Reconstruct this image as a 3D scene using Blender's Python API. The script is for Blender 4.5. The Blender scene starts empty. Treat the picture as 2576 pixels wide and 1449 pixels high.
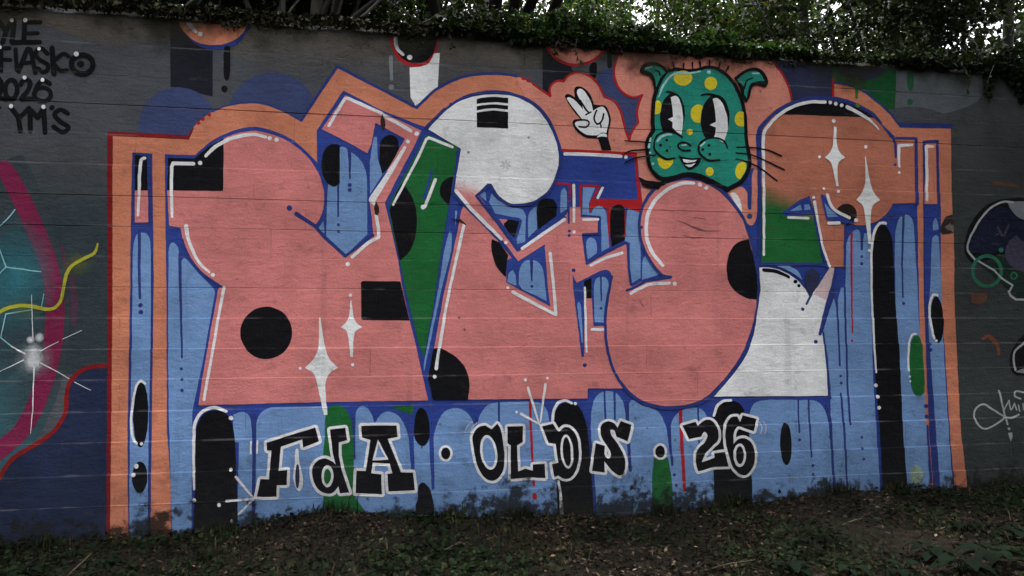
import bpy, bmesh, math, random
from mathutils import Vector, Matrix, noise
from mathutils.geometry import delaunay_2d_cdt
import numpy as np

scene = bpy.context.scene
COL = scene.collection
R = math.radians

# ------------------------------------------------------------------ camera
CAM = Vector((0.0, -5.5, 1.45))
YAW, PITCH = R(10.3), R(2.32)
LENS = 26.0
cam_data = bpy.data.cameras.new('camera')
cam_data.lens = LENS
cam_data.sensor_width = 36.0
cam_data.clip_start = 0.05
cam_data.clip_end = 900.0
cam = bpy.data.objects.new('camera', cam_data)
cam.location = CAM
cam.rotation_euler = (math.pi / 2 + PITCH, 0.0, -YAW)
COL.objects.link(cam)
scene.camera = cam

# ------------------------------------------------------------------ sky, sun, exposure
SUN_EL, SUN_AZ = 78.0, 10.0          # degrees; azimuth clockwise from +Y (high, a little behind the wall: the face is in open shade)
world = bpy.data.worlds.new('World')
scene.world = world
world.use_nodes = True
wn = world.node_tree.nodes
wl = world.node_tree.links
for n in list(wn):
    wn.remove(n)
sky = wn.new('ShaderNodeTexSky')
sky.sky_type = 'NISHITA'
sky.sun_disc = False
sky.sun_elevation = R(SUN_EL)
sky.sun_rotation = R(SUN_AZ)
sky.air_density = 1.0
sky.dust_density = 10.0
sky.ozone_density = 1.0
hsv = wn.new('ShaderNodeHueSaturation')
hsv.inputs['Saturation'].default_value = 0.22      # overcast: almost colourless sky
bg = wn.new('ShaderNodeBackground')
bg.inputs['Strength'].default_value = 0.15
wout = wn.new('ShaderNodeOutputWorld')
wl.new(sky.outputs[0], hsv.inputs['Color'])
wl.new(hsv.outputs[0], bg.inputs['Color'])
wl.new(bg.outputs[0], wout.inputs['Surface'])

sun_data = bpy.data.lights.new('sun', 'SUN')
sun_data.energy = 0.5
sun_data.angle = R(35)
sun_data.color = (1.0, 0.97, 0.93)
sun = bpy.data.objects.new('sun', sun_data)
az, eld = R(SUN_AZ), R(SUN_EL)
sun_dir = Vector((math.sin(az) * math.cos(eld), math.cos(az) * math.cos(eld), math.sin(eld)))
sun.rotation_euler = sun_dir.to_track_quat('Z', 'Y').to_euler()
sun.location = (0, -10, 20)
COL.objects.link(sun)

scene.view_settings.view_transform = 'Standard'
scene.view_settings.look = 'None'
scene.view_settings.exposure = 2.62
scene.view_settings.gamma = 1.0
scene.view_settings.use_curve_mapping = False

# ------------------------------------------------------------------ helpers
FPX = LENS / 36.0 * 2576.0
_f0 = Vector((math.sin(YAW), math.cos(YAW), 0))
_rt = Vector((math.cos(YAW), -math.sin(YAW), 0))
_zz = Vector((0, 0, 1))
_fw = _f0 * math.cos(PITCH) + _zz * math.sin(PITCH)
_up = _zz * math.cos(PITCH) - _f0 * math.sin(PITCH)

def ray(px, py):
    return _fw + _rt * ((px - 1288.0) / FPX) + _up * ((724.5 - py) / FPX)

def at_wall(px, py):
    """point measured in the survey photograph -> (x, z) on the wall face (plane y = 0)"""
    d = ray(px, py)
    t = -CAM.y / d.y
    return (CAM.x + d.x * t, CAM.z + d.z * t)

def at_depth(px, py, y):
    d = ray(px, py)
    t = (y - CAM.y) / d.y
    return CAM + d * t

def at_ground(px, py, z=0.0):
    d = ray(px, py)
    t = (z - CAM.z) / d.z
    return CAM + d * t

def link(name, mesh, mat=None, parent=None, label=None, kind=None):
    o = bpy.data.objects.new(name, mesh)
    COL.objects.link(o)
    if mat is not None and mesh is not None and not mesh.materials:
        mesh.materials.append(mat)
    if parent is not None:
        o.parent = parent
    if label:
        o['label'] = label
    if kind:
        o['kind'] = kind
    return o

def thing(name, label, cat, loc=(0, 0, 0), group=None):
    o = bpy.data.objects.new(name, None)
    o.empty_display_size = 0.2
    COL.objects.link(o)
    o.location = loc
    o['label'] = label
    o['category'] = cat
    if group:
        o['group'] = group
    return o

def mesh_np(name, verts, faces_flat, loop_tot):
    """verts (n,3); faces with a constant number of corners"""
    me = bpy.data.meshes.new(name)
    nv = len(verts)
    nf = len(faces_flat) // loop_tot
    me.vertices.add(nv)
    me.vertices.foreach_set('co', np.asarray(verts, dtype=np.float32).ravel())
    me.loops.add(nf * loop_tot)
    me.loops.foreach_set('vertex_index', np.asarray(faces_flat, dtype=np.int32))
    me.polygons.add(nf)
    me.polygons.foreach_set('loop_start', np.arange(0, nf * loop_tot, loop_tot, dtype=np.int32))
    me.update(calc_edges=True)
    me.validate()
    return me

# ------------------------------------------------------------------ the wall's relief: board-marked concrete
Z_TOP = 3.60
SEAM_DZ = 0.2115
_rng = random.Random(7)
# boards of about 0.21 m; 'l': the lower board stands proud (a ledge that catches the sky), 'd': the upper board overhangs
SEAMS, _kind = [], []
for k in range(-11, 11):
    z = 1.45 + k * SEAM_DZ + _rng.uniform(-0.005, 0.005)
    if z < Z_TOP - 0.06:
        SEAMS.append(z)
        _kind.append({7: 'D', 4: 'D', 3: 'd', 2: 'n', 1: 'd', 8: 'n', 5: 'l', 6: 'n', 9: 'd'}.get(k, 'l'))
X0, X1, DX = -9.0, 15.0, 0.6
NX = int(round((X1 - X0) / DX)) + 1
HS = 0.0048                      # half height of the step between two boards
_b = [0.004]
for kd in reversed(_kind):
    _b.append(max(0.001, _b[-1] + {'l': 0.0056, 'n': 0.0010, 'd': -0.0006, 'D': -0.0018}[kd]))
_b.reverse()
OFF = []
for b_ in _b:
    row, v = [], 0.0
    for j in range(NX):
        v = max(-0.0013, min(0.0013, v + _rng.uniform(-0.0011, 0.0011)))
        row.append(max(0.0, b_ + v))
    OFF.append(row)

def _off(k, x):
    u = min(max((x - X0) / DX, 0.0), NX - 1.001)
    j = int(u)
    f = u - j
    return OFF[k][j] * (1 - f) + OFF[k][j + 1] * f

def _fin0(k, x):
    n = noise.noise(Vector((x * 0.9, k * 7.7, 0.5)))
    kd = _kind[k]
    if kd == 'D': return -0.0060 + 0.005 * n
    if kd == 'd': return -0.0030 + 0.006 * n
    if kd == 'n': return 0.005 * n
    return 0.0022 + 0.0040 * n
FIN = [[_fin0(k, X0 + j * DX / 2) for j in range(2 * NX)] for k in range(len(SEAMS))]
def fin(k, x):
    """relief of the joint line itself: a thin ridge of cement, or an open crack (straight between stations)"""
    u = min(max((x - X0) / (DX / 2), 0.0), 2 * NX - 1.001)
    j = int(u)
    return FIN[k][j] * (1 - (u - j)) + FIN[k][j + 1] * (u - j)

def relief(x, z):
    import bisect
    k = bisect.bisect(SEAMS, z)          # board index: between SEAMS[k-1] and SEAMS[k]
    h = _off(k, x)
    for q, lo, hi in ((k - 1, k - 1, k), (k, k, k + 1)):
        if 0 <= q < len(SEAMS) and abs(z - SEAMS[q]) < HS:
            a, b = _off(lo, x), _off(hi, x)
            m = (a + b) / 2 + fin(q, x)
            u = (z - SEAMS[q]) / HS
            return m + (b - m) * u if u > 0 else m + (a - m) * -u
    return h
# ------------------------------------------------------------------ materials
# line of the soil at the foot of the wall, used by the ground and by the splash dirt
BASE_PX = [(-700, 1392), (-250, 1378), (0, 1362), (140, 1358), (273, 1353), (430, 1340), (560, 1334), (650, 1316), (720, 1296), (800, 1284),
           (900, 1284), (1000, 1292), (1100, 1297), (1300, 1297), (1480, 1292), (1640, 1284), (1790, 1266),
           (1880, 1258), (2000, 1243), (2110, 1232), (2240, 1233), (2400, 1226), (2576, 1216), (3000, 1196), (3600, 1170)]
BASE = [at_wall(*p) for p in BASE_PX]
def base_z(x):
    if x <= BASE[0][0]: return BASE[0][1]
    for (xa, za), (xb, zb) in zip(BASE, BASE[1:]):
        if x <= xb:
            f = (x - xa) / (xb - xa)
            f = f * f * (3 - 2 * f)
            return za * (1 - f) + zb * f
    return BASE[-1][1]

def N(nt, t, **kw):
    n = nt.nodes.new(t)
    for k, v in kw.items():
        setattr(n, k, v)
    return n

def make_wear_and_light_group():
    g = bpy.data.node_groups.new('painted_concrete', 'ShaderNodeTree')
    g.interface.new_socket('Color', in_out='INPUT', socket_type='NodeSocketColor')
    g.interface.new_socket('Bumps', in_out='INPUT', socket_type='NodeSocketFloat')
    g.interface.new_socket('Shader', in_out='OUTPUT', socket_type='NodeSocketShader')
    gi = N(g, 'NodeGroupInput'); go = N(g, 'NodeGroupOutput')
    L = g.links.new
    tc = N(g, 'ShaderNodeTexCoord')
    co = tc.outputs['Object']
    def noise_(scale, detail=4, rough=0.6, vec=co):
        n = N(g, 'ShaderNodeTexNoise'); n.inputs['Scale'].default_value = scale
        n.inputs['Detail'].default_value = detail; n.inputs['Roughness'].default_value = rough
        L(vec, n.inputs['Vector']); return n.outputs['Fac']
    def math_(op, a, b=None, clamp=False):
        m = N(g, 'ShaderNodeMath', operation=op, use_clamp=clamp)
        for i, v in enumerate((a, b)):
            if v is None: continue
            if isinstance(v, (int, float)): m.inputs[i].default_value = v
            else: L(v, m.inputs[i])
        return m.outputs[0]
    def ramp(v, a, b, lo=0.0, hi=1.0):
        m = N(g, 'ShaderNodeMapRange'); m.interpolation_type = 'SMOOTHSTEP'
        m.inputs[1].default_value = a; m.inputs[2].default_value = b
        m.inputs[3].default_value = lo; m.inputs[4].default_value = hi
        L(v, m.inputs[0]); return m.outputs[0]
    def mix(a, b, f, mode='MIX'):
        m = N(g, 'ShaderNodeMix', data_type='RGBA', blend_type=mode)
        for s, v in ((m.inputs[6], a), (m.inputs[7], b)):
            if isinstance(v, tuple): s.default_value = (*v, 1)
            else: L(v, s)
        if isinstance(f, (int, float)): m.inputs[0].default_value = f
        else: L(f, m.inputs[0])
        return m.outputs[2]
    sep = N(g, 'ShaderNodeSeparateXYZ'); L(co, sep.inputs[0])
    X, Z = sep.outputs[0], sep.outputs[2]
    # stretched coordinates: grain of the shuttering boards
    mp = N(g, 'ShaderNodeMapping'); mp.inputs['Scale'].default_value = (2.6, 1, 9); L(co, mp.inputs['Vector'])
    grain = noise_(3.0, 5, 0.65, mp.outputs[0])
    big = noise_(1.3, 3)
    fine = noise_(55, 4, 0.7)
    mid = noise_(9, 5, 0.65)
    # uneven coats of paint: value changes
    cloud = noise_(3.1, 4, 0.6)
    v = math_('ADD', ramp(big, 0.3, 0.7, 0.86, 1.07), math_('MULTIPLY', math_('SUBTRACT', fine, 0.5), 0.42))
    v = math_('ADD', v, ramp(cloud, 0.35, 0.72, 0.07, -0.13))
    v = math_('ADD', v, math_('MULTIPLY', math_('SUBTRACT', grain, 0.5), 0.10))
    # every shuttering board took the paint a little differently; butt joints between board ends
    zi = math_('FLOOR', math_('DIVIDE', math_('SUBTRACT', Z, 1.45 - 20 * SEAM_DZ), SEAM_DZ))
    w1 = N(g, 'ShaderNodeTexWhiteNoise', noise_dimensions='1D'); L(zi, w1.inputs['W'])
    xb_ = math_('ADD', math_('DIVIDE', X, 2.1), w1.outputs['Value'])
    w2 = N(g, 'ShaderNodeTexWhiteNoise', noise_dimensions='2D'); cb = N(g, 'ShaderNodeCombineXYZ'); L(math_('FLOOR', xb_), cb.inputs[0]); L(zi, cb.inputs[1]); L(cb.outputs[0], w2.inputs['Vector'])
    v = math_('ADD', v, math_('MULTIPLY', math_('SUBTRACT', w2.outputs['Value'], 0.5), 0.075))
    butt = math_('PINGPONG', math_('ADD', xb_, math_('MULTIPLY', math_('SUBTRACT', noise_(12, 3), 0.5), 0.006)), 0.5)
    butt = math_('MULTIPLY', ramp(butt, 0.0006, 0.0022, 1.0, 0.0), ramp(noise_(5, 2), 0.42, 0.55))
    hs = N(g, 'ShaderNodeHueSaturation'); L(gi.outputs['Color'], hs.inputs['Color']); L(v, hs.inputs['Value'])
    col = hs.outputs[0]
    # grime caught in the relief
    col = mix(col, (0.055, 0.045, 0.038), math_('MULTIPLY', ramp(mid, 0.56, 0.74), 0.30))
    # pale lines along the board joints: skylight on the ridges, painted into the colour
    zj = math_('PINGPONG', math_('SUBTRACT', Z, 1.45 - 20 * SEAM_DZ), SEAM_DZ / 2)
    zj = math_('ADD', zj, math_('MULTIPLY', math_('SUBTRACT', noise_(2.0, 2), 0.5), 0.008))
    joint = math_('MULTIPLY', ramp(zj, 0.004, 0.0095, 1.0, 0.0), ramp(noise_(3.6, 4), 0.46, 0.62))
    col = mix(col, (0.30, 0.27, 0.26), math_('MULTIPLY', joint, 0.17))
    col = mix(col, (0.03, 0.026, 0.024), math_('MULTIPLY', butt, 0.16))
    # chips and pits
    vo = N(g, 'ShaderNodeTexVoronoi'); vo.inputs['Scale'].default_value = 7.0; L(co, vo.inputs['Vector'])
    wob = math_('ADD', vo.outputs['Distance'], math_('MULTIPLY', math_('SUBTRACT', fine, 0.5), 0.09))
    chip = math_('MULTIPLY', ramp(wob, 0.055, 0.085, 1, 0), ramp(noise_(0.9, 2), 0.55, 0.62))
    col = mix(col, (0.05, 0.045, 0.042), math_('MULTIPLY', chip, 0.65))
    # mud splashed up from the soil
    zb = N(g, 'ShaderNodeMapRange')
    xa, xb = -3.3, 5.2
    zb.inputs[1].default_value = xa; zb.inputs[2].default_value = xb
    zb.inputs[3].default_value = base_z(xa); zb.inputs[4].default_value = base_z(xb); L(X, zb.inputs[0])
    hgt = math_('SUBTRACT', Z, zb.outputs[0])
    splash = noise_(12, 5, 0.66)
    hgt = math_('SUBTRACT', hgt, math_('MULTIPLY', math_('SUBTRACT', noise_(1.6, 3), 0.42), 0.50))
    hgt = math_('SUBTRACT', hgt, math_('MULTIPLY', math_('SUBTRACT', splash, 0.5), 0.85))
    col = mix(col, (0.014, 0.013, 0.010), ramp(hgt, -0.04, 0.12, 0.93, 0.0))
    # a dark tint fading out up the wall, and faint runs of dirty water
    hg2 = math_('SUBTRACT', math_('SUBTRACT', Z, zb.outputs[0]), math_('MULTIPLY', math_('SUBTRACT', mid, 0.5), 0.8))
    col = mix(col, (0.013, 0.014, 0.015), ramp(hg2, 0.05, 0.75, 0.36, 0.0))
    mpv = N(g, 'ShaderNodeMapping'); mpv.inputs['Scale'].default_value = (7, 1, 0.35); L(co, mpv.inputs['Vector'])
    runs = noise_(1.0, 5, 0.7, mpv.outputs[0])
    col = mix(col, (0.040, 0.036, 0.034), math_('MULTIPLY', ramp(runs, 0.56, 0.78), 0.24))
    # green-black growth running down from the top
    htop = math_('SUBTRACT', Z_TOP, Z)
    htop = math_('ADD', htop, math_('MULTIPLY', math_('SUBTRACT', mid, 0.5), 0.30))
    htop = math_('ADD', htop, math_('MULTIPLY', math_('SUBTRACT', noise_(1.7, 3), 0.5), 0.75))
    col = mix(col, (0.020, 0.020, 0.013), ramp(htop, 0.0, 0.24, 0.88, 0.0))
    bs = N(g, 'ShaderNodeBsdfPrincipled')
    L(col, bs.inputs['Base Color'])
    L(ramp(mid, 0.3, 0.7, 0.62, 0.82), bs.inputs['Roughness'])
    bs.inputs['Specular IOR Level'].default_value = 0.05
    # fine relief
    mps = N(g, 'ShaderNodeMapping'); mps.inputs['Scale'].default_value = (0.6, 1, 1.25); L(co, mps.inputs['Vector'])
    lump = noise_(16, 6, 0.66, mps.outputs[0])
    flake = N(g, 'ShaderNodeTexVoronoi', feature='DISTANCE_TO_EDGE'); flake.inputs['Scale'].default_value = 5.0
    dm = N(g, 'ShaderNodeVectorMath', operation='ADD'); nz2 = N(g, 'ShaderNodeTexNoise'); nz2.inputs['Scale'].default_value = 9; nz2.inputs['Detail'].default_value = 4
    L(co, nz2.inputs['Vector']); sc_ = N(g, 'ShaderNodeVectorMath', operation='SCALE'); sc_.inputs['Scale'].default_value = 0.35; L(nz2.outputs['Color'], sc_.inputs[0])
    L(co, dm.inputs[0]); L(sc_.outputs[0], dm.inputs[1]); L(dm.outputs[0], flake.inputs['Vector'])
    crk = math_('MULTIPLY', ramp(flake.outputs['Distance'], 0.0, 0.03, 1.0, 0.0), ramp(noise_(2.4, 2), 0.53, 0.6))
    hh = math_('ADD', math_('MULTIPLY', lump, 1.0), math_('MULTIPLY', fine, 0.28))
    hh = math_('ADD', hh, math_('MULTIPLY', grain, 0.12))
    hh = math_('SUBTRACT', hh, math_('MULTIPLY', chip, 0.5))
    hh = math_('SUBTRACT', hh, math_('MULTIPLY', crk, 0.25))
    hh = math_('SUBTRACT', hh, math_('MULTIPLY', butt, 0.5))
    bp = N(g, 'ShaderNodeBump'); L(gi.outputs['Bumps'], bp.inputs['Strength']); bp.inputs['Distance'].default_value = 0.026
    L(hh, bp.inputs['Height']); L(bp.outputs[0], bs.inputs['Normal'])
    L(bs.outputs[0], go.inputs[0])
    return g
WEAR_AND_LIGHT = make_wear_and_light_group()

def paint(name, rgb, bumps=0.55, grad=None):
    """rgb: base colour of the coat. grad = (rgb2, xdir, zdir, start, end): a sprayed fade from rgb to rgb2"""
    m = bpy.data.materials.new(name)
    m.use_nodes = True
    nt = m.node_tree
    nt.nodes.clear()
    out = N(nt, 'ShaderNodeOutputMaterial')
    g = N(nt, 'ShaderNodeGroup'); g.node_tree = WEAR_AND_LIGHT
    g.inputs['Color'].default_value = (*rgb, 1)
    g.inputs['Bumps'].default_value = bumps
    if grad:
        rgb2, xd, zd, a, b = grad
        tc = N(nt, 'ShaderNodeTexCoord')
        dp = N(nt, 'ShaderNodeVectorMath', operation='DOT_PRODUCT')
        dp.inputs[1].default_value = (xd, 0, zd)
        nt.links.new(tc.outputs['Object'], dp.inputs[0])
        ns = N(nt, 'ShaderNodeTexNoise'); ns.inputs['Scale'].default_value = 6
        nt.links.new(tc.outputs['Object'], ns.inputs['Vector'])
        ad = N(nt, 'ShaderNodeMath', operation='MULTIPLY_ADD'); ad.inputs[1].default_value = 0.12
        nt.links.new(ns.outputs['Fac'], ad.inputs[0]); nt.links.new(dp.outputs['Value'], ad.inputs[2])
        mr = N(nt, 'ShaderNodeMapRange'); mr.interpolation_type = 'SMOOTHSTEP'
        mr.inputs[1].default_value = a + 0.06; mr.inputs[2].default_value = b + 0.06
        nt.links.new(ad.outputs[0], mr.inputs[0])
        mx = N(nt, 'ShaderNodeMix', data_type='RGBA')
        mx.inputs[6].default_value = (*rgb, 1); mx.inputs[7].default_value = (*rgb2, 1)
        nt.links.new(mr.outputs[0], mx.inputs[0])
        nt.links.new(mx.outputs[2], g.inputs['Color'])
    nt.links.new(g.outputs[0], out.inputs['Surface'])
    return m

PINK = (0.62, 0.205, 0.190); ORANGE = (0.60, 0.215, 0.125); PEACH = (0.66, 0.245, 0.18)
GREEN = (0.016, 0.125, 0.033); WHITE = (0.78, 0.775, 0.76)
M = dict(
    concrete=paint('grey_wall_paint', (0.076, 0.081, 0.091), 0.6),
    concrete_b=paint('lighter_grey_roller_patch', (0.094, 0.095, 0.093), 0.6),
    pale=paint('pale_grey_paint', (0.20, 0.215, 0.23)),
    pink=paint('salmon_pink_paint', PINK),
    orange=paint('orange_paint', ORANGE),
    peach=paint('peach_paint', PEACH),
    lblue=paint('light_blue_paint', (0.168, 0.290, 0.52)),
    dblue=paint('royal_blue_paint', (0.030, 0.056, 0.26)),
    navy=paint('navy_outline_paint', (0.028, 0.045, 0.19)),
    slate=paint('slate_blue_paint', (0.050, 0.066, 0.155)),
    midnight=paint('midnight_blue_paint', (0.030, 0.036, 0.075)),
    green=paint('green_paint', GREEN),
    bottle=paint('dark_green_paint', (0.012, 0.085, 0.028)),
    dgreen=paint('dull_green_paint', (0.025, 0.10, 0.045)),
    black=paint('black_paint', (0.0075, 0.0075, 0.0095)),
    charcoal=paint('charcoal_paint', (0.016, 0.017, 0.024)),
    white=paint('white_paint', WHITE),
    hl=paint('white_highlight_paint', (0.78, 0.76, 0.76)),
    red=paint('red_paint', (0.40, 0.018, 0.022)),
    red_shaded=paint('dark_red_paint', (0.20, 0.013, 0.014)),  # the red again, with the shade of the left end put into its colour
    orange_shaded=paint('shaded_orange_paint', (0.47, 0.165, 0.105)),  # the orange again, darkened in colour for the shade at the right
    teal=paint('teal_green_paint', (0.022, 0.255, 0.185)),
    teal_l=paint('light_teal_paint', (0.35, 0.62, 0.60)),
    yellow=paint('yellow_paint', (0.72, 0.58, 0.03)),
    vine=paint('yellow_green_paint', (0.42, 0.40, 0.04)),
    magenta=paint('magenta_paint', (0.19, 0.018, 0.062)),
    plum=paint('plum_paint', (0.075, 0.040, 0.062)),
    cyan=paint('cyan_line_paint', (0.30, 0.58, 0.62)),
    tagwhite=paint('tag_white_paint', (0.40, 0.42, 0.42)),
    purple=paint('purple_grey_paint', (0.060, 0.054, 0.085)),
    ink=paint('blue_black_paint', (0.011, 0.015, 0.034)),
    ringgreen=paint('sea_green_paint', (0.030, 0.16, 0.095)),
    rust=paint('rust_paint', (0.20, 0.065, 0.035)),
    hole=paint('broken_concrete', (0.035, 0.026, 0.022), 1.0),
    spall=paint('bare_spalled_concrete', (0.20, 0.17, 0.15), 1.2),
    stemwhite=paint('pinkish_white_paint', (0.62, 0.47, 0.47)),
)
# ------------------------------------------------------------------ wall body
wall = thing('concrete_wall', 'long board-marked concrete wall covered with a large pink and blue graffiti mural', 'wall')
wall['kind'] = 'thing'
xs = [X0 + j * DX / 2 for j in range(2 * NX - 1)]
NXS = len(xs)
for k in range(len(SEAMS) + 1):
    zlo = SEAMS[k - 1] if k > 0 else -1.3
    zhi = SEAMS[k] if k < len(SEAMS) else Z_TOP
    if zlo >= Z_TOP: break
    last = zhi >= Z_TOP - 0.02
    if last: zhi = Z_TOP
    rows = []
    if k > 0:
        rows.append([(x, -_off(k - 1, x), zlo - HS) for x in xs])
        rows.append([(x, -relief(x, zlo), zlo) for x in xs])
        rows.append([(x, -_off(k, x), zlo + HS) for x in xs])
    else:
        rows.append([(x, -_off(k, x), zlo) for x in xs])
    if last:
        # crumbling arris
        fx = np.arange(X0, X1 + 0.001, 0.06)
        vs, fs = [], []
        for i, x in enumerate(fx):
            h = _off(k, x)
            cr = 0.018 * noise.noise(Vector((x * 3.1, 0, 5))) + 0.012 * noise.noise(Vector((x * 11, 2, 5)))
            vs += [(x, -_off(k - 1, x), zlo - HS), (x, -h, zlo + HS), (x, -h, zhi - 0.035 + cr), (x, 0.02 - cr * .5, zhi + cr * .6),
                   (x, 0.16, zhi + 0.01 + cr * .6), (x, 0.30, zhi)]
        for i in range(len(fx) - 1):
            for r in range(5):
                a = i * 6 + r
                fs.append((a, a + 6, a + 7, a + 1))
    else:
        rows.append([(x, -_off(k, x), zhi - HS) for x in xs])
        vs = [v for r in rows for v in r]
        fs = []
        for r in range(len(rows) - 1):
            for j in range(NXS - 1):
                a = r * NXS + j
                fs.append((a, a + 1, a + 1 + NXS, a + NXS))
    me = bpy.data.meshes.new('wall_course'); me.from_pydata(vs, [], fs); me.update()
    link('wall_course', me, M['concrete'], wall)
    if last: break
def box_mesh(name, x0, x1, y0, y1, z0, z1):
    me = bpy.data.meshes.new(name)
    v = [(x0, y0, z0), (x1, y0, z0), (x1, y1, z0), (x0, y1, z0), (x0, y0, z1), (x1, y0, z1), (x1, y1, z1), (x0, y1, z1)]
    f = [(0, 3, 2, 1), (4, 5, 6, 7), (0, 1, 5, 4), (1, 2, 6, 5), (2, 3, 7, 6), (3, 0, 4, 7)]
    me.from_pydata(v, [], f); me.update(); return me
link('wall_core', box_mesh('wall_core', X0, X1, 0.03, 0.30, -1.3, Z_TOP - 0.03), M['concrete'], wall)

# ------------------------------------------------------------------ painted shapes
def _cr(p0, p1, p2, p3, n):
    out = []
    for i in range(1, n):
        t = i / n
        t2, t3 = t * t, t * t * t
        out.append(tuple(0.5 * (2 * b + (c - a) * t + (2 * a - 5 * b + 4 * c - d) * t2 + (3 * b - a - 3 * c + d) * t3)
                         for a, b, c, d in zip(p0, p1, p2, p3)))
    return out

def path(s, closed, w=None):
    """'x,y' = corner, 'x,y~' = the outline bends smoothly through the point. Returns points (with width if w)."""
    pts, sm = [], []
    for t in s.split():
        s_ = t.endswith('~')
        a = tuple(float(q) for q in t.rstrip('~').split(','))
        pts.append(a[:2]); sm.append(s_)
    n = len(pts)
    if w is not None:
        ws = list(w) if isinstance(w, (list, tuple)) else [w] * n
        if len(ws) != n:
            ws = [ws[0] + (ws[-1] - ws[0]) * i / (n - 1) for i in range(n)]
        pts = [(p[0], p[1], q) for p, q in zip(pts, ws)]
    out = []
    m = n if closed else n - 1
    for i in range(m):
        a, b = pts[i], pts[(i + 1) % n]
        out.append(a)
        if sm[i] or sm[(i + 1) % n]:
            if sm[i]:
                p0 = pts[(i - 1) % n] if (closed or i > 0) else a
            else:
                p0 = tuple(q - (r - q) * 0.3 for q, r in zip(a, b))
            j = (i + 1) % n
            if sm[j]:
                p3 = pts[(i + 2) % n] if (closed or i + 2 < n) else b
            else:
                p3 = tuple(r + (r - q) * 0.3 for q, r in zip(a, b))
            L = math.hypot(b[0] - a[0], b[1] - a[1])
            # limit the tangents where spans differ in length
            def lim(p, c, o):
                l = math.hypot(p[0] - c[0], p[1] - c[1])
                if l > 1.6 * L:
                    f = 1.6 * L / l
                    return tuple(cc + (pp - cc) * f for pp, cc in zip(p, c))
                return p
            out += _cr(lim(p0, a, b), a, b, lim(p3, b, a), max(2, min(12, int(L / 5))))
    if not closed:
        out.append(pts[-1])
    return out

def ccw(p):
    a = sum(p[i][0] * p[(i + 1) % len(p)][1] - p[(i + 1) % len(p)][0] * p[i][1] for i in range(len(p)))
    return p if a > 0 else p[::-1]

def pg(s):
    return [path(s, True)]

def el(cx, cy, rx, ry=None, rot=0.0, n=None):
    ry = rx if ry is None else ry
    n = n or (10 if max(rx, ry) < 7 else 18 if max(rx, ry) < 20 else 40)
    c, s_ = math.cos(R(rot)), math.sin(R(rot))
    return [[(cx + rx * math.cos(t) * c - ry * math.sin(t) * s_, cy + rx * math.cos(t) * s_ + ry * math.sin(t) * c)
             for t in (2 * math.pi * i / n for i in range(n))]]

def st(s, w=6, closed=False):
    """a sprayed line of width w with round ends"""
    p = s if isinstance(s, list) else path(s, closed, w)
    if closed: p = p + [p[0]]
    out = []
    for i in range(len(p) - 1):
        (x0, y0, w0), (x1, y1, w1) = p[i], p[i + 1]
        dx, dy = x1 - x0, y1 - y0
        l = math.hypot(dx, dy)
        if l < 0.05: continue
        nx, ny = -dy / l, dx / l
        out.append([(x0 + nx * w0 / 2, y0 + ny * w0 / 2), (x0 - nx * w0 / 2, y0 - ny * w0 / 2),
                    (x1 - nx * w1 / 2, y1 - ny * w1 / 2), (x1 + nx * w1 / 2, y1 + ny * w1 / 2)])
    for i, (x, y, ww) in enumerate(p):
        if closed and i == len(p) - 1: break
        out += el(x + 0.013, y + 0.017, ww / 2 * 0.999, None, 7.3 * i, 9)
    return out

def fat(s, w):
    """closed outline grown by w all round"""
    return pg(s) + st(s, 2 * w, True)

def wobble(p):
    """the unsteady edge of a sprayed or rolled shape"""
    out = []
    n = len(p)
    for i in range(n):
        a, b = p[i], p[(i + 1) % n]
        m = max(1, int(math.hypot(b[0] - a[0], b[1] - a[1]) / 14))
        for q in range(m):
            f = q / m
            x, y = a[0] + (b[0] - a[0]) * f, a[1] + (b[1] - a[1]) * f
            v = Vector((x / 19.0, y / 19.0, 3.1)); w = Vector((x / 6.5, y / 6.5, 8.0))
            out.append((x + 0.95 * noise.noise(v) + 0.45 * noise.noise(w), y + 0.95 * noise.noise(v + Vector((40, 0, 0))) + 0.45 * noise.noise(w + Vector((40, 0, 0)))))
    return out

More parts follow.
